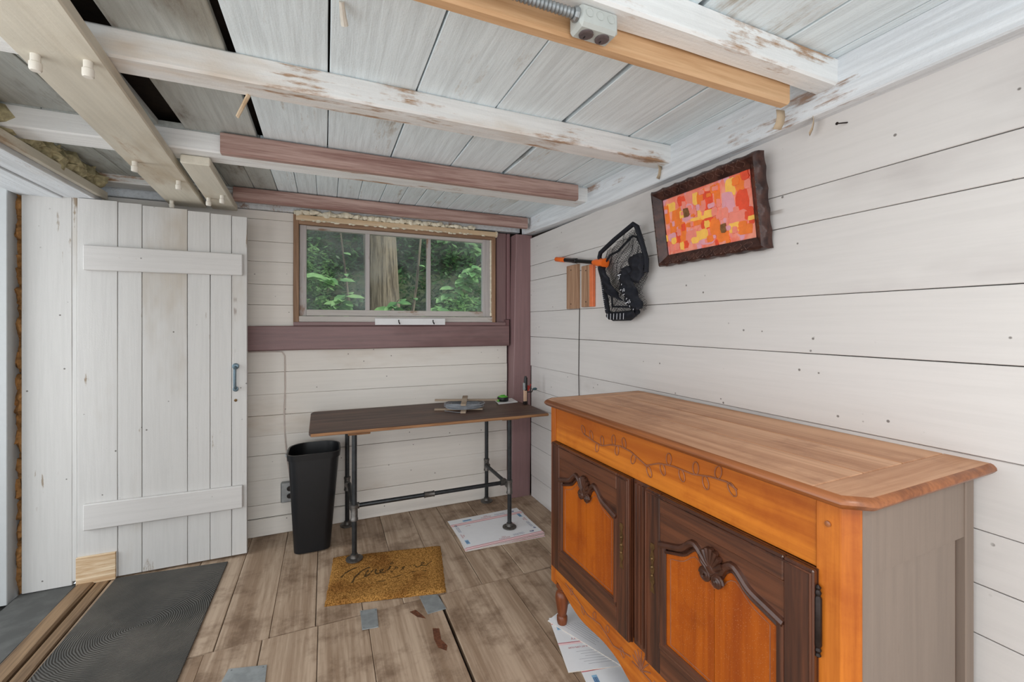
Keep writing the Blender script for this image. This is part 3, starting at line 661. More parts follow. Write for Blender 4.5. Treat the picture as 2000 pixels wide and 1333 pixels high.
# things on the table
ws = thing('wire_winder', 'grey wire wound on a rough wooden slat winder on the table', 'wire spool', (.84, 2.74, .742), -.36)
m = MB(); random.seed(11)
for i in range(26):
    rx = .082+.036*random.random(); zz = .012+.026*random.random(); e_ = random.uniform(-.004,.004)
    m.tube([(rx*1.1*math.cos(2*PI*k/36)+e_, rx*.85*math.sin(2*PI*k/36), zz+.003*math.sin(k*.35+i)) for k in range(37)], .0024, 5)
m.tube([(-.11,-.06,.012),(-.12,-.095,.004),(-.08,-.125,.006),(-.03,-.135,.003),(.01,-.14,.004)], .0014, 5)
m.build('wire_coil', M['wire'], ws, True)
for y, z, x0, x1 in ((.05,.042,-.20,.22),(-.045,.0,-.19,.12)):
    board('slat', (x0,y-.014,z), (x1,y+.014,z+.011), 0, M['grey'], ws, jit=.002, seg=6, ch=.002)
board('slat', (-.017,-.155,.0), (.017,.11,.011), 1, M['grey'], ws, jit=.001, seg=4, ch=.002)
MB().obox((.0,-.02,.056), (.034,.20,.011), Matrix.Rotation(.12,3,'X')).build('slat', M['grey'], ws, bevel=.002)
tl = MB().prism([(1.10,2.79),(1.255,2.81),(1.272,2.955),(1.13,2.945)], .7415, .7475, lambda u, v, a: (u,v,a)).build('white_tile', M['white'], None, bevel=.001, label='square white tile lying at the right end of the table', cat='tile')
tm = thing('tape_measure', 'black and green tape measure resting on the white tile', 'tape measure', (1.165, 2.87, .748), .2)
MB().lathe([(.036,0),(.040,.004),(.041,.012),(.041,.024),(.038,.03)], (0,0,0), 24).build('case', M['black'], tm, True)
MB().lathe([(.034,.0301),(.033,.034),(.025,.036),(.024,.0345),(.006,.0345)], (0,0,0), 24).build('top_ring', M['green'], tm, True)
MB().box(-.015,.02,.0,.012,.036,.042).build('button', M['green'], tm, bevel=.002)
MB().box(-.05,-.036,-.012,.012,.002,.016).build('tape_end', M['green'], tm, bevel=.001)
cl = thing('bar_clamp', 'small bar clamp with pale bar and black grip standing at the table corner', 'clamp', (1.272, 2.72, .742))
MB().box(-.012,.010,-.006,.006,0,.10).build('bar', M['tanbar'], cl, bevel=.001)
MB().box(.0105,.0135,-.007,.007,0,.185).build('bar_edge', M['hw'], cl)
MB().box(-.013,.014,-.012,.012,-.0005,.022).build('foot_pad', M['hw'], cl, bevel=.002)
MB().box(-.016,.0,-.010,.010,.10,.15).build('jaw', M['steel'], cl, bevel=.002)
MB().tube([(.002,0,.095),(.002,0,.12),(.002,0,.17),(.002,0,.195)], [.011,.012,.012,.007], 10).build('grip', M['black'], cl, True)
MB().box(.013,.028,-.006,.006,.092,.13).obox((.036,0,.122), (.008,.010,.036), Matrix.Rotation(.35,3,'Y')).build('arm', M['redm'], cl, bevel=.002)
MB().tube([(.014,0,.083),(.050,0,.083),(.054,0,.088),(.056,0,.098)], .0035, 8).build('crank', M['hw'], cl, True)
MB().tube([(.055,0,.10),(.065,0,.102),(.082,0,.102),(.090,0,.102)], [.004,.009,.009,.004], 10).build('knob', M['teal'], cl, True)

# ------------------------------------------------------------ waste bin
bn = thing('waste_bin', 'tall black plastic waste bin half under the table end', 'bin', (-.06, 2.83, 0))
def rr(x0, x1, y0, y1, rf, rb, z, n=6):
    P = []
    for cx, cy, r, a0 in ((x1-rf,y0+rf,rf,-PI/2),(x1-rb,y1-rb,rb,0),(x0+rb,y1-rb,rb,PI/2),(x0+rf,y0+rf,rf,PI)):
        for k in range(n+1):
            a = a0+PI/2*k/n; P.append((cx+r*math.cos(a), cy+r*math.sin(a), z))
    return P + [P[0]]
def sec(t, off=0.):  # t 0 bottom .. 1 top
    l = lambda a, b: a+(b-a)*t
    return rr(l(-.105,-.135)-off, l(.085,.135)+off, l(-.13,-.14)-off, l(.06,.135)+off, l(.04,.05), l(.06,.10), .565*t)
m = MB(); rows = [sec(0,-.012), sec(.012), sec(.5), sec(.94), [(p[0],p[1],p[2]) for p in sec(.941,.006)], sec(1.,.007), sec(1.,-.001), sec(.5,-.004), sec(.02,-.006)]
m.grid(rows); m.add(rows[0][:-1], [tuple(range(len(rows[0])-1))]); m.add(rows[-1][:-1], [tuple(range(len(rows[-1])-1))])
m.build('body', M['black'], bn, True)
for y in (-.03, .05):
    MB().box(-.152,-.139,y-.012,y+.012,.535,.552).build('grip_slot', M['steel'], bn, bevel=.002)

# ------------------------------------------------------------ mats
dm = thing('doormat', 'brown coir doormat with faded dark script under the table leg', 'doormat', (.31, 2.325, .0), 0)
cn = [(-.005-.31,2.165-2.325),(.535-.31,2.045-2.325),(.617-.31,2.485-2.325),(.04-.31,2.60-2.325)]
n = 26; P = []
random.seed(4)
bl = lambda u, v: tuple((1-u)*(1-v)*cn[0][i]+u*(1-v)*cn[1][i]+u*v*cn[2][i]+(1-u)*v*cn[3][i] for i in (0,1))
m = MB(); P = []
for i in range(n+1):
    P.append([])
    for j in range(n+1):
        x, y = bl(i/n, j/n); e = (i in (0,n)) or (j in (0,n))
        P[-1].append((x+random.uniform(-.002,.002), y+random.uniform(-.002,.002), .0005 if e else .011+random.uniform(0,.0025)))
m.grid(P); m.build('pile', M['coir'], dm, True)
m = MB(); ZT = .0114
def strk(pts, w_):
    q = []
    for i in range(len(pts)-1):
        for k in range(4): 
            t_ = k/4; q.append((pts[i][0]+(pts[i+1][0]-pts[i][0])*t_, pts[i][1]+(pts[i+1][1]-pts[i][1])*t_))
    q.append(pts[-1])
    m.tube([(*bl(u, v), ZT) for u, v in q], w_, 6, .28, (0,0,1))
strk([(.10,.47),(.13,.56),(.18,.62),(.24,.66)], .007)
strk([(.20,.34),(.22,.46),(.27,.56),(.33,.63),(.34,.60),(.31,.50),(.30,.42),(.33,.46),(.38,.58),(.40,.60),(.39,.50),(.41,.46)], .007)
strk([(.41,.46),(.45,.52),(.46,.56),(.43,.54),(.44,.48),(.48,.48),(.53,.60),(.56,.72),(.53,.68),(.51,.52),(.54,.47)], .005)
strk([(.54,.47),(.59,.55),(.57,.58),(.56,.50),(.60,.47),(.64,.54),(.66,.58),(.63,.55),(.64,.49),(.68,.51)], .004)
strk([(.68,.48),(.70,.57),(.72,.50),(.74,.58),(.76,.51),(.79,.54),(.83,.60),(.81,.62),(.80,.55),(.84,.53),(.90,.62)], .0035)
strk([(.28,.32),(.36,.29),(.46,.31),(.56,.36),(.66,.42),(.76,.44),(.84,.42),(.85,.39)], .004)
m.build('lettering', M['coirdark'], dm, True)
bm_ = thing('rubber_mat', 'dark grey ribbed rubber mat inside the doorway under the door', 'mat', (-.745, 2.3, 0))
cnr = [(-.995+.745,1.86-2.3),(-.495+.745,1.84-2.3),(-.488+.745,2.775-2.3),(-.98+.745,2.82-2.3)]
def inset(p, d): return [(x*(1-d), y*(1-d*.6)) for x, y in p]
m = MB(); m.prism(cnr, .0005, .007, lambda u, v, a: (u, v, a)); m.build('mat_sheet', M['rubber'], bm_, bevel=.002)

# ------------------------------------------------------------ flat mailing boxes
def mailer(label, loc, rz, w_, h_, style, grp):
    r = thing('mailing_box', label, 'box', loc, rz, grp)
    MB().box(-w_/2,w_/2,-h_/2,h_/2,0,.0028).build('card', M['paper'], r)
    MB().box(-w_/2-.0003,w_/2+.0003,-h_/2-.0003,h_/2+.0003,.0006,.0022).build('card_edge', M['kraft'], r)
    Z = .0031
    def bar(x0, x1, y0, y1, mat, nm='print_bar'): MB().add([(x0,y0,Z),(x1,y0,Z),(x1,y1,Z),(x0,y1,Z)], [(0,1,2,3)]).build(nm, M[mat], r)
    def txt(s_, x, y, size, mat, rot=0, nm='print_text'):
        c_, q_ = math.cos(rot), math.sin(rot)
        V, F = text_mb(s_, size, lambda a, b: (x+c_*a-q_*b, y+q_*a+c_*b, Z+.0002))
        MB().add(V, F).build(nm, M[mat], r)
    def emblem(x, y, s_, rot=0):
        c_, q_ = math.cos(rot), math.sin(rot); f = lambda a, b, z: (x+c_*a-q_*b, y+q_*a+c_*b, z)
        MB().add([f(0,0,Z),f(s_,0,Z),f(s_*1.12,s_*.62,Z),f(s_*.12,s_*.62,Z)], [(0,1,2,3)]).build('print_emblem', M['blue'], r)
        MB().add([f(s_*.1,s_*.16,Z+.0002),f(s_*.8,s_*.3,Z+.0002),f(s_*.86,s_*.46,Z+.0002),f(s_*.25,s_*.42,Z+.0002)], [(0,1,2,3)]).build('print_eagle', M['paper'], r)
    def codes(x, y, w2, h2):
        bar(x, x+w2, y, y+h2, 'lblue')
        mm = MB(); k = x+w2*.1
        while k < x+w2*.88:
            d_ = random.uniform(.0008,.002); mm.add([(k,y+h2*.2,Z+.0002),(k+d_,y+h2*.2,Z+.0002),(k+d_,y+h2*.8,Z+.0002),(k,y+h2*.8,Z+.0002)], [(0,1,2,3)]); k += d_+random.uniform(.001,.002)
        mm.build('print_barcode', M['blue'], r)
    if style == 'box':
        for y in (h_/2-.068, -h_/2+.026):
            bar(-w_/2, w_/2, y, y+.004, 'red'); bar(-w_/2, w_/2, y-.018, y, 'pinkp'); bar(-w_/2, w_/2, y-.022, y-.018, 'red')
        txt('PRIORITY', .0, h_/2-.045, .017, 'red', PI); txt('MAIL', .0, h_/2-.03, .013, 'red', PI)
        txt('UNITED STATES', .10, h_/2-.036, .010, 'blue', PI); txt('POSTAL SERVICE', .10, h_/2-.047, .010, 'blue', PI); emblem(.178, h_/2-.05, .026)
        codes(-.16, h_/2-.052, .06, .022)
        txt('PRIORITY', .0, -h_/2+.045, .017, 'red', PI); txt('MAIL', .0, -h_/2+.06, .013, 'red', PI)
        txt('UNITED STATES', .10, -h_/2+.062, .010, 'blue', PI); txt('POSTAL SERVICE', .10, -h_/2+.05, .010, 'blue', PI); emblem(.175, -h_/2+.046, .026)
        txt('UNITED STATES\nPOSTAL SERVICE', -w_/2+.03, .055, .010, 'blue', PI/2); emblem(-w_/2+.034, .10, .02, PI/2)
        txt('PRIORITY\nMAIL', -w_/2+.03, -.03, .012, 'red', PI/2); codes(-w_/2+.02, -.135, .022, .05)
        txt('UNITED STATES\nPOSTAL SERVICE', w_/2-.03, -.055, .010, 'blue', -PI/2); emblem(w_/2-.03, -.10, .02, -PI/2)
        txt('PRIORITY\nMAIL', w_/2-.03, .02, .012, 'red', -PI/2); codes(w_/2-.045, .06, .022, .05)
        txt('FROM:', -.15, .085, .012, 'red', PI); txt('TO:', .13, .0, .012, 'red', PI)
    elif style == 'panel':
        bar(-w_/2, w_/2, .106, .109, 'red'); bar(-w_/2, w_/2, .109, .124, 'pinkp'); bar(-w_/2, w_/2, -.006, -.003, 'red'); bar(-w_/2, w_/2, -.016, -.006, 'pinkp')
        codes(-w_/2+.018, .070, .058, .024); txt('PRIORITY', -.115, .015, .017, 'red', PI); txt('MAIL', -.115, .032, .012, 'red', PI); emblem(-.05, .012, .024)
        txt('VISIT US AT USPS.COM', -.12, -.034, .011, 'red', PI)
        for k in range(6): bar(-.15+.014*(k % 3), -.0, -.058-k*.013, -.0568-k*.013, 'greyp')
    else:
        bar(-w_/2, w_/2, h_/2-.05, h_/2-.047, 'red'); bar(-w_/2, w_/2, h_/2-.047, h_/2-.03, 'pinkp')
        for k in range(8): bar(-.15+.008*k, .02-.012*(k % 2), -.112+k*.011, -.1108+k*.011, 'greyp')
        MB().add([(.05,-.06,Z),(.075,-.08,Z),(.10,-.06,Z),(.075,-.04,Z)], [(0,1,2,3)]).build('print_mark', M['red'], r)
        MB().add([(.063,-.06,Z+.0002),(.075,-.07,Z+.0002),(.087,-.06,Z+.0002),(.075,-.05,Z+.0002)], [(0,1,2,3)]).build('print_mark', M['paper'], r)
        codes(-w_/2+.03, h_/2-.12, .02, .05)
    return r
G1 = 'flattened boxes under the table leg'; G2 = 'flattened boxes under the sideboard'
mailer('bottom flattened white mailing box in the pile under the table leg', (.99,2.556,.0), -.045, .50, .40, 'box', G1)
mailer('middle flattened white mailing box in the pile under the table leg', (.985,2.56,.004), .01, .50, .40, 'box', G1)
mailer('top flattened white mailing box under the flange of the table leg', (.985,2.565,.008), .025, .50, .40, 'box', G1)
mailer('lowest flattened white mailing box under the sideboard, by its centre', (1.06,1.235,.0), -.2, .42, .30, 'slip', G2)
mailer('white mailing box with red stripes under the sideboard edge', (1.0675,1.485,.0035), -.25, .42, .30, 'panel', G2)
mailer('torn white mailing card lying askew beneath the sideboard foot', (1.092,1.524,.007), -1.17, .42, .27, 'slip', G2)

# ------------------------------------------------------------ on the right wall: blocks, wire, net, picture
for (y, w2, z0, z1, lb, strip) in ((2.314,.064,1.393,1.664,'plain weathered wood block screwed to the wall beside the net',0),(2.146,.060,1.399,1.643,'weathered wood block with an orange painted edge behind the net handle',1)):
    b_ = thing('wall_block', lb, 'wood block', (RX-.0005, y, z0), 0, 'wood blocks on the plank wall')
    y1 = w2 if not strip else w2
    MB().box(-.02,0,-w2+(.034 if strip else 0),w2,0,z1-z0).build('block', wood('block_wood', S(186,150,122), S(138,104,80), 2, .7, 10, .3) if 'bw' not in M else M['bw'], b_, bevel=.002)
    M['bw'] = bpy.data.materials['block_wood']
    if strip: MB().box(-.0202,0,-w2,-w2+.034,0,z1-z0).build('painted_edge', plain('orange_paint', S(226,122,78), .5, var=.1), b_, bevel=.002)
    for z in (.03, z1-z0-.03): MB().lathe([(.004,0),(.004,.001),(.001,.002)], (-.02,.01,z), 8, Matrix.Rotation(-PI/2,3,'Y')).build('screw', M['hw'], b_)
MB().tube([(RX-.003,2.252,1.40),(RX-.003,2.258,1.2),(RX-.003,2.262,.99),(RX+.001,2.263,.8),(RX+.003,2.264,.62)], .0022, 6).build('hanging_wire', M['hw'], None, True, label='thin dark wire running straight down the wall from the wood block', cat='wire')
nt = thing('landing_net', 'black folding landing net with an orange handle hung on the wall', 'fishing net', (RX-.02, 1.93, 1.30))
NL = Vector((RX-.02, 1.93, 1.30))
def W(y, z, d=0.): return Vector((-d, y-NL.y, z-NL.z))     # d: distance off the wall
def NB(name, mb, mat, **k): return mb.build(name, M[mat], nt, **k)
h0, h1 = W(2.49,1.724,.015), W(1.945,1.628,.035)
hp = lambda t_: h0.lerp(h1, t_)
NB('grip', MB().tube([hp(0), hp(.02), hp(.22), hp(.24)], [.010,.0155,.0155,.013], 12), 'orange', smooth=True)
NB('shaft', MB().tube([hp(.24), hp(.42), hp(.425), hp(.50), hp(.505), hp(.86)], [.0135,.0135,.0155,.0155,.0115,.0115], 12), 'black', smooth=True)
NB('hub', MB().tube([hp(.84), hp(.86), hp(.98), hp(1.06)], [.012,.015,.024,.026], 10), 'orange', smooth=True)
rim = [(1.955,1.628,.035),(1.962,1.66,.04),(1.945,1.682,.045),(1.80,1.727,.06),(1.65,1.772,.065),(1.632,1.757,.06),(1.618,1.69,.045),(1.60,1.60,.03),(1.603,1.54,.03)]
NB('rim', MB().tube([W(*p) for p in rim], .012, 8), 'cloth', smooth=True)
rim2 = [(1.955,1.628,.035),(1.962,1.60,.035),(1.938,1.55,.035),(1.918,1.46,.035),(1.90,1.365,.03),(1.85,1.328,.03),(1.715,1.330,.03),(1.655,1.36,.035)]
NB('rim', MB().tube([W(*p) for p in rim2], .014, 8), 'cloth', smooth=True)
NB('inner_hem', MB().tube([W(1.93,1.62,.03),W(1.88,1.66,.03),W(1.82,1.672,.025),W(1.70,1.728,.03),W(1.665,1.715,.03),W(1.63,1.66,.03)], .006, 6).tube([W(1.90,1.53,.03),W(1.87,1.48,.03),W(1.86,1.39,.03),W(1.72,1.383,.03),W(1.64,1.38,.03)], .006, 6), 'cloth', smooth=True)
# netting: strands over a hanging surface
outl = [(1.955,1.66),(1.80,1.727),(1.65,1.772),(1.618,1.69),(1.60,1.60),(1.603,1.54),(1.633,1.477),(1.61,1.40),(1.61,1.37),(1.71,1.33),(1.845,1.328),(1.90,1.365),(1.925,1.48),(1.945,1.56)]
def inside(y, z):
    c_ = False; n_ = len(outl)
    for i in range(n_):
        (a, b), (c2, d2_) = outl[i], outl[(i+1) % n_]
        if (b > z) != (d2_ > z) and y < (c2-a)*(z-b)/(d2_-b)+a: c_ = not c_
    return c_
def strands(nm, sp, off, ph):
    m = MB()
    for dirn in (0, 1):
        k = -1.
        while k < 1.:
            run = []
            for i in range(90):
                s_ = -.40+i*.009
                y, z = (1.77+s_+.0, 1.55+s_*.9+k) if dirn == 0 else (1.77+s_, 1.55-s_*.9+k)
                if inside(y, z):
                    d = off+.018*math.sin(y*31+ph)*math.sin(z*23+ph)+.006*math.sin(y*90+z*60)
                    yy = y+.008*math.sin(z*40+ph); run.append(W(yy, z+.006*math.sin(y*50+ph), d))
                else:
                    if len(run) > 2: m.tube(run, .0007, 3)
                    run = []
            if len(run) > 2: m.tube(run, .0007, 3)
            k += sp
    o_ = NB(nm, m, 'net'); o_['kind'] = 'stuff'
strands('netting', .0125, .022, 0.); strands('netting', .014, .034, 1.7)
def sheet(nm, rows, mat='cloth'):
    m = MB(); R_ = []
    for i in range(len(rows)-1):
        for s_ in range(4):
            u = s_/4; r0, r1 = rows[i], rows[i+1]
            R_.append([tuple(a+(b-a)*u for a, b in zip(p, q)) for p, q in zip(r0, r1)])
    R_.append(rows[-1]); P = []
    for r_ in R_:
        n_ = 7; P.append([])
        for j in range(n_):
            v = j/(n_-1); y = r_[0][0]+(r_[1][0]-r_[0][0])*v; z = r_[0][1]+(r_[1][1]-r_[0][1])*v
            P[-1].append(W(y, z, .046+.018*math.sin(v*PI)+.007*math.sin(z*95+v*4)+.004*math.sin(y*160)))
    m.grid(P); o_ = NB(nm, m, mat, smooth=True); md = o_.modifiers.new('thick', 'SOLIDIFY'); md.thickness = .002
    return P
P1 = sheet('folded_band', [((1.79,1.555),(1.69,1.585)),((1.785,1.52),(1.675,1.53)),((1.77,1.46),(1.66,1.48)),((1.735,1.415),(1.64,1.44)),((1.70,1.375),(1.612,1.405)),((1.645,1.345),(1.607,1.372))])
sheet('folded_band', [((1.70,1.625),(1.605,1.63)),((1.705,1.58),(1.60,1.585)),((1.70,1.54),(1.603,1.54)),((1.665,1.50),(1.625,1.49))])
sheet('folded_band', [((1.945,1.61),(1.905,1.60)),((1.93,1.54),(1.86,1.52)),((1.915,1.50),(1.80,1.46)),((1.90,1.47),(1.745,1.41)),])
sheet('folded_band', [((1.88,1.362),(1.88,1.322)),((1.80,1.362),(1.80,1.318)),((1.71,1.365),(1.71,1.322)),((1.65,1.38),(1.655,1.345))])
m = MB()
for i in range(2, len(P1)-2, 2):
    a, b = P1[i][1], P1[i][2]; e = Vector((-.003,0,0)); m.tube([a+e*1.6, a.lerp(b, 1.1)+e*1.6], .002, 5)
for k in range(16):
    z = 1.535-.0105*k; y = 1.934-.0022*k; m.tube([W(y+.006,z,.052), W(y-.008 if k % 5 else y-.016, z-.002,.052)], .0009, 4)
for k in range(6): y = 1.85-.026*k; m.tube([W(y,1.322,.069), W(y-.002,1.352,.069)], .0012, 4)
NB('ruler_ticks', m, 'ink')
for s_, y, z in (('5',1.748,1.535),('10',1.715,1.462),('15',1.672,1.405)):
    V, F = text_mb(s_, .024, lambda a, b: tuple(W(y-a*.9+b*.3, z+b*.9+a*.3, .073)))
    NB('ruler_number', MB().add(V, F), 'ink')

pf = thing('painting', 'abstract orange and pink painting in a dark carved scalloped frame', 'picture', (RX-.002, 1.274, 1.562)); pf.rotation_euler.y = -.14
pw, ph = .522, .332; fw = .046
def PP(u, v, d): return (-d, pw/2-u, v)      # u from the left as seen, v up
def rail(nm, fn, ln, seed):
    m = MB(); rows = []; n_ = 44
    for i in range(n_+1):
        t_ = i/n_; sc_ = .0045*abs(math.sin(t_*ln/.045*PI/1.6+seed))
        i0 = t_*ln
        prof = [(0-.004+sc_, .002),(-.004+sc_,.030),(.006,.040),(.014,.042),(fw-.008,.022),(fw,.018),(fw,.002)]
        rows.append([fn(min(max(i0, p), ln-p) if True else i0, p, d) for p, d in prof])
    m.grid(rows); o_ = m.build(nm, M['pframe'], pf, True)
    cv = MB()
    for k in range(int(ln/.022)):
        a = fw+.01+k*.022
        if a > ln-fw-.01: break
        c_ = 1 if k % 2 else -1
        cv.tube([fn(a+c_*.010*math.sin(q*1.3), .010+.026*q/5, .0425-.0042*q+.0005) for q in range(6)], .0013, 4)
        cv.tube([fn(a+.011+c_*.007*math.cos(q*1.1), .012+.022*q/5, .0422-.0036*q+.0005) for q in range(6)], .0010, 4)
    cv.v = [tuple(Vector(p)-o_.location) for p in cv.v]
    cv.build('carving', M['pcarve'], o_, True)
rail('frame_top', lambda a, p, d: PP(a, ph-p, d), pw, 0)
rail('frame_bottom', lambda a, p, d: PP(a, p, d), pw, 1)
rail('frame_left', lambda a, p, d: PP(p, a, d), ph, 2)
rail('frame_right', lambda a, p, d: PP(pw-p, a, d), ph, .5)
t = NT('abstract_ground'); g = t.coords((1,1,.8), rnd=False); a = t.noise(g, 13., 6, .65, .6); b = t.noise(g, 60., 3)
c = t.mix(t.ramp(a, .38, .62), S(238,120,98), S(246,160,136)); c = t.mix(t.ramp(t.noise(g, 22., 3), .55, .66), c, S(222,160,176))
M['canvas'] = t.fin(c, .5, b, .5, .001)
cv = MB().add([PP(fw-.002,fw-.002,.012),PP(pw-fw+.002,fw-.002,.012),PP(pw-fw+.002,ph-fw+.002,.012),PP(fw-.002,ph-fw+.002,.012),PP(fw-.002,fw-.002,.004),PP(pw-fw+.002,fw-.002,.004),PP(pw-fw+.002,ph-fw+.002,.004),PP(fw-.002,ph-fw+.002,.004)],[(0,1,2,3),(7,6,5,4),(0,4,5,1),(1,5,6,2),(2,6,7,3),(3,7,4,0)]).build('canvas', M['canvas'], pf)
PC = {'o': plain('stroke_orange', S(246,128,52), .5, var=.12, bump=.3), 'r': plain('stroke_red', S(238,84,52), .5, var=.15, bump=.3), 'y': plain('stroke_yellow', S(253,196,92), .5, var=.08, bump=.3),
      'p': plain('stroke_pink', S(242,140,122), .5, var=.08, bump=.3), 'l': plain('stroke_lilac', S(228,160,170), .5, var=.08, bump=.3), 'g': plain('stroke_bronze', S(140,98,58), .4, .2, .35, 90, .4)}
random.seed(21)
iw, ih = pw-2*fw, ph-2*fw
ST = [('y',.10,.83,.11,.15),('r',.24,.88,.09,.16),('p',.34,.9,.08,.18),('y',.41,.84,.06,.18),('o',.48,.80,.09,.28),('r',.55,.72,.10,.36),('o',.655,.80,.06,.28),('y',.79,.84,.09,.24),('o',.89,.86,.08,.22),('r',.895,.56,.11,.36),('o',.16,.62,.12,.30),('o',.10,.46,.08,.2),
      ('l',.30,.66,.14,.26),('p',.44,.62,.12,.16),('y',.46,.50,.24,.07),('o',.38,.44,.2,.08),('y',.56,.53,.12,.12),('r',.52,.38,.14,.16),('o',.60,.30,.10,.26),('o',.22,.34,.09,.34),('r',.13,.26,.10,.2),('l',.08,.30,.1,.14),('y',.44,.22,.13,.16),('p',.32,.24,.12,.2),
      ('l',.76,.62,.12,.3),('p',.84,.36,.16,.2),('y',.80,.22,.10,.13),('o',.90,.16,.12,.14),('r',.965,.34,.05,.24),('r',.22,.12,.1,.12),('p',.10,.12,.12,.12),('l',.50,.10,.14,.1),('o',.67,.13,.12,.16),('y',.36,.16,.08,.1),('p',.70,.48,.1,.16),('o',.04,.72,.05,.3)]
def stroke(k, cx, cy, w2, h2, dd):
    n_ = 14; pts = []
    for i in range(n_):
        a = 2*PI*i/n_; ca, sa = math.cos(a), math.sin(a)
        q = 1/max(abs(ca), abs(sa)); q = min(q, 1.28)*random.uniform(.82,1.06)
        u = min(max(cx+w2/2*ca*q, .002), .998); v = min(max(cy+h2/2*sa*q, .002), .998)
        pts.append((fw+u*iw, fw+v*ih))
    MB().prism(pts, .0119, .0122+dd, lambda u, v, a: PP(u, v, a)).build('paint_stroke', PC[k], pf)
for i, (k, cx, cy, w2, h2) in enumerate(ST): stroke(k, cx, cy, w2*1.15, h2*1.12, .00006*i)
for k in range(45): stroke(random.choice('ooopppplllryy'), random.random(), random.random(), random.uniform(.03,.08), random.uniform(.05,.16), .0022+.00006*k)
stroke('g', .295, .66, .07, .15, .0055); stroke('g', .69, .24, .06, .15, .0056)

# ------------------------------------------------------------ outdoors, seen through the window
M['bark'] = wood('tree_bark', S(150,134,114), S(70,60,50), 2, .9, 16, 1.)
def leafmat(nm, a, b):
    t = NT(nm); t.coords(); n_ = t.n('TexNoise', Vector=t.n('NewGeometry').outputs['Position'], Scale=7.).outputs[0]
    t.fin(t.mix(t.ramp(n_, .35, .65), a, b), .5, None, 0, .002, 0, .3)
    t.bsdf.inputs['Transmission Weight'].default_value = 0
    tl_ = t.n('BsdfTranslucent', Color=b); mx = t.n('MixShader', i0=.35); t.t.links.new(t.bsdf.outputs[0], mx.inputs[1]); t.t.links.new(tl_.outputs[0], mx.inputs[2])
    t.t.links.new(mx.outputs[0], t.t.nodes['Material Output'].inputs[0]); return t.m
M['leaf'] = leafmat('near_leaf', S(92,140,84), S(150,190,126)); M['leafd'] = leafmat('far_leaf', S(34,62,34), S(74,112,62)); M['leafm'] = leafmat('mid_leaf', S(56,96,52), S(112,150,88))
M['twig'] = plain('green_brown_twig', S(104,100,70), .8, var=.2)
M['earth'] = plain('wooded_bank', S(60,70,42), .95, var=.5, scale=5, bump=.5)
gr = MB(); gr.grid([[(x_, y_, -.1+max(0, y_-5)*.42+max(0, y_-11)*1.1+.25*noise.noise(Vector((x_*.5,y_*.5,0)))) for x_ in range(-14, 22)] for y_ in [3.25,4,5,6,7,8,9,10,12,14,17,20]])
struct(gr.build('ground', M['earth'], None, True))
tr_ = MB(); pts = []; rr_ = []
for i in range(15):
    z = -.3+i*.5; pts.append((-.03-.035*z+.74, 5.6+.02*z, z)); rr_.append(.205+.07*math.exp(-max(z,0)*1.2)-.006*z)
n_ = 30; V = []
for p, r_ in zip(pts, rr_):
    for k in range(n_): 
        a = 2*PI*k/n_; q = r_*(1+.03*math.sin(k*2.1*2)+.025*noise.noise(Vector((k*.9, p[2]*.6, 1)))); V.append((p[0]+q*math.cos(a), p[1]+q*math.sin(a), p[2]))
trm = MB().add(V, [(i*n_+k, i*n_+(k+1) % n_, (i+1)*n_+(k+1) % n_, (i+1)*n_+k) for i in range(14) for k in range(n_)])
tree = thing('tree', 'thick grey-barked tree trunk standing outside the window', 'tree', (.71, 5.6, 0))
trm.v = [(p[0]-.71, p[1]-5.6, p[2]) for p in trm.v]; trm.build('trunk', M['bark'], tree, True)
def one_leaf(m, c, d, up, l, w_):
    d = Vector(d).normalized(); b = d.cross(Vector(up)).normalized(); nn = b.cross(d)
    c = Vector(c)
    m.add([c, c+d*l*.35+b*w_*.5+nn*l*.05, c+d*l*.75+b*w_*.36+nn*l*.03, c+d*l-nn*l*.06, c+d*l*.75-b*w_*.36+nn*l*.03, c+d*l*.35-b*w_*.5+nn*l*.05, c+d*l*.5-nn*l*.02],
          [(0,1,6),(1,2,6),(2,3,6),(3,4,6),(4,5,6),(5,0,6)])
def sprig(name, label, pts, r, leaves, size, mat, seed, grp=None):
    random.seed(seed); base = Vector(pts[0]); s_ = thing(name, label, 'plant', pts[0], 0, grp)
    P = [Vector(p)-base for p in pts]
    MB().tube(P, [r*(1-.6*i/(len(P)-1)) for i in range(len(P))], 6).build('stem', M['bark' if name == 'sapling' else 'twig'], s_, True)
    for k in range(leaves):
        t_ = .25+.75*(k+random.random()*.6)/leaves; i = min(int(t_*(len(P)-1)), len(P)-2); q = P[i].lerp(P[i+1], t_*(len(P)-1)-i)
        a = k*2.4; d = Vector((math.cos(a), -.55*abs(math.sin(a))-.15, .45*math.sin(a*1.3)-.25))
        mm = MB(); one_leaf(mm, q, d, (0,-.6,1), size*random.uniform(.7,1.15), size*random.uniform(.45,.62)); mm.build('leaf', M[mat], s_, True)
sprig('sapling', 'thin bare sapling stem leaning left of the thick trunk', [(.28,4.4,-.1),(.24,4.4,1.2),(.16,4.4,1.9),(.08,4.4,2.6)], .016, 5, .09, 'leaf', 1, 'saplings outside')
sprig('sapling', 'pale sapling stem standing right of the thick trunk', [(.72,4.7,-.1),(.80,4.7,1.0),(.90,4.7,1.7),(.98,4.7,2.6)], .024, 5, .09, 'leaf', 2, 'saplings outside')
sprig('leafy_branch', 'leafy branch hanging across the left window pane', [(-.75,3.9,1.35),(-.45,3.9,1.62),(-.20,3.85,1.70),(.12,3.85,1.66)], .008, 22, .16, 'leaf', 3, 'leafy branches outside')
sprig('leafy_branch', 'low leafy shoot at the bottom of the left pane', [(-.2,3.7,.9),(-.05,3.7,1.25),(.08,3.68,1.42),(.16,3.66,1.55)], .007, 24, .14, 'leaf', 4, 'leafy branches outside')
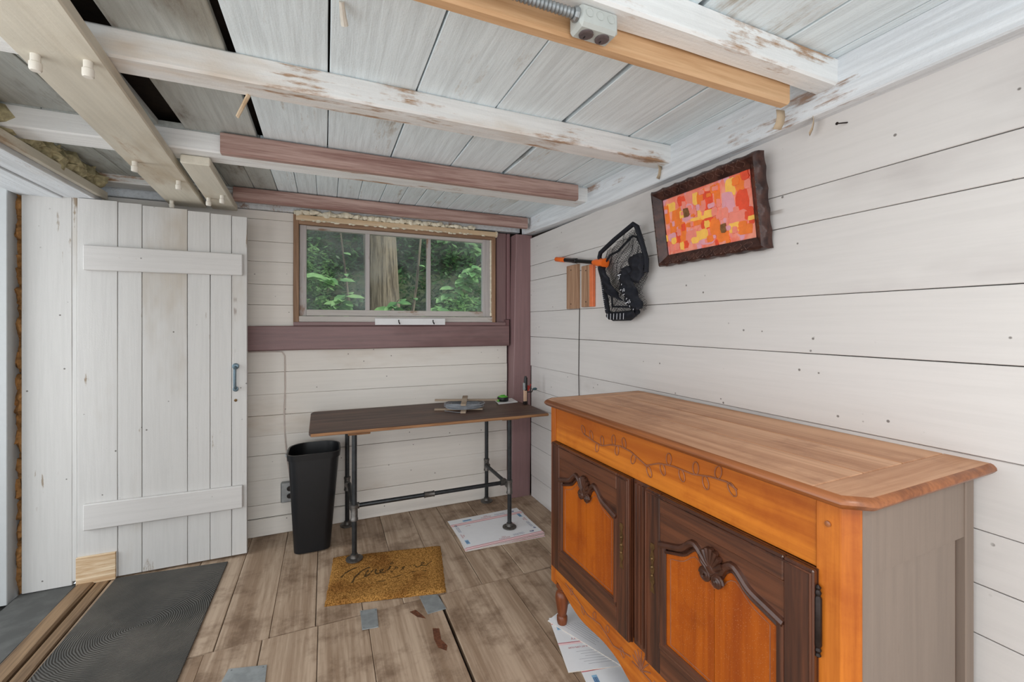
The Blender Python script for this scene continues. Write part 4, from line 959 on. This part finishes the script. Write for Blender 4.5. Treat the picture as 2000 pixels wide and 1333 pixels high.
sprig('leafy_branch', 'broad leafy shoot in front of the base of the thick trunk', [(.35,3.65,.9),(.40,3.65,1.2),(.46,3.62,1.38),(.55,3.6,1.50)], .007, 24, .14, 'leaf', 5, 'leafy branches outside')
sprig('leafy_branch', 'leafy shoot low beside the pale sapling', [(.70,3.6,.9),(.74,3.6,1.2),(.80,3.6,1.36),(.88,3.6,1.46)], .006, 16, .13, 'leaf', 6, 'leafy branches outside')
sprig('leafy_branch', 'leafy branch crossing the right window pane', [(1.5,4.0,1.95),(1.35,4.0,1.85),(1.22,4.0,1.72),(1.0,4.0,1.52)], .008, 24, .15, 'leaf', 8, 'leafy branches outside')
sprig('leafy_branch', 'spreading leafy branch at the upper right of the window', [(1.75,4.2,1.7),(1.5,4.2,2.0),(1.3,4.2,2.12),(1.05,4.2,2.15)], .008, 24, .16, 'leafm', 9, 'leafy branches outside')
def bush(label, c, rx, ry, rz, n_, size, mat, seed):
    random.seed(seed); b_ = thing('bush', label, 'bush', (c[0], c[1], max(-.1, (c[1]-5)*.42-.1)), 0, 'bushes outside'); z0 = b_.location.z; m = MB()
    for k in range(n_):
        while True:
            p = Vector((random.uniform(-1,1), random.uniform(-1,1), random.uniform(-1,1)))
            if p.length < 1: break
        p = p.normalized()*(p.length**.45)
        cl_ = noise.noise(p*3.1+Vector((seed,0,0)))
        p = Vector((p.x*rx, p.y*ry, p.z*rz))*(1+.25*cl_)
        d = Vector((random.uniform(-1,1), random.uniform(-1,.4), random.uniform(-.7,.5)))
        l = size*random.uniform(.6,1.3); w_ = l*.5; d.normalize(); b = d.cross(Vector((random.uniform(-.4,.4),-.5,1))).normalized(); q = p+Vector((0,0,c[2]-z0))
        m.add([q, q+d*l*.5+b*w_*.5, q+d*l, q+d*l*.5-b*w_*.5], [(0,1,2,3)])
    o_ = m.build('foliage', M[mat], b_, recenter=False); o_['kind'] = 'stuff'
    MB().tube([(0,0,-.1),(.05,0,c[2]-z0)], [.04,.015], 6).build('stem', M['bark'], b_)
bush('dense low undergrowth behind the left pane', (-1.0,6.4,1.5), 1.1, .55, 1.2, 5200, .085, 'leafm', 1)
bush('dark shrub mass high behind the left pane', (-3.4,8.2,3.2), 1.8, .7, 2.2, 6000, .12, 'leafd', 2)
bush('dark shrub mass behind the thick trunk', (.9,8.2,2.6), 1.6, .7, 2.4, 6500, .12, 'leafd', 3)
bush('mid green shrub behind the right pane', (3.0,6.4,1.9), 1.2, .55, 1.5, 5600, .10, 'leafm', 4)
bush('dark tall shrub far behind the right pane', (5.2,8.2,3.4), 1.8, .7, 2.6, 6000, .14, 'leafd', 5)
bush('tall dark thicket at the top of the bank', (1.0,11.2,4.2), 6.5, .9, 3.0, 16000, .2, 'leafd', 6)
bush('low green bush right of the thick trunk', (1.7,5.75,1.0), .5, .4, .7, 2200, .08, 'leafm', 7)
bush('mid green brush on the bank far behind the left pane', (-1.6,9.7,2.4), 2.0, .22, .7, 3200, .11, 'leafm', 8)
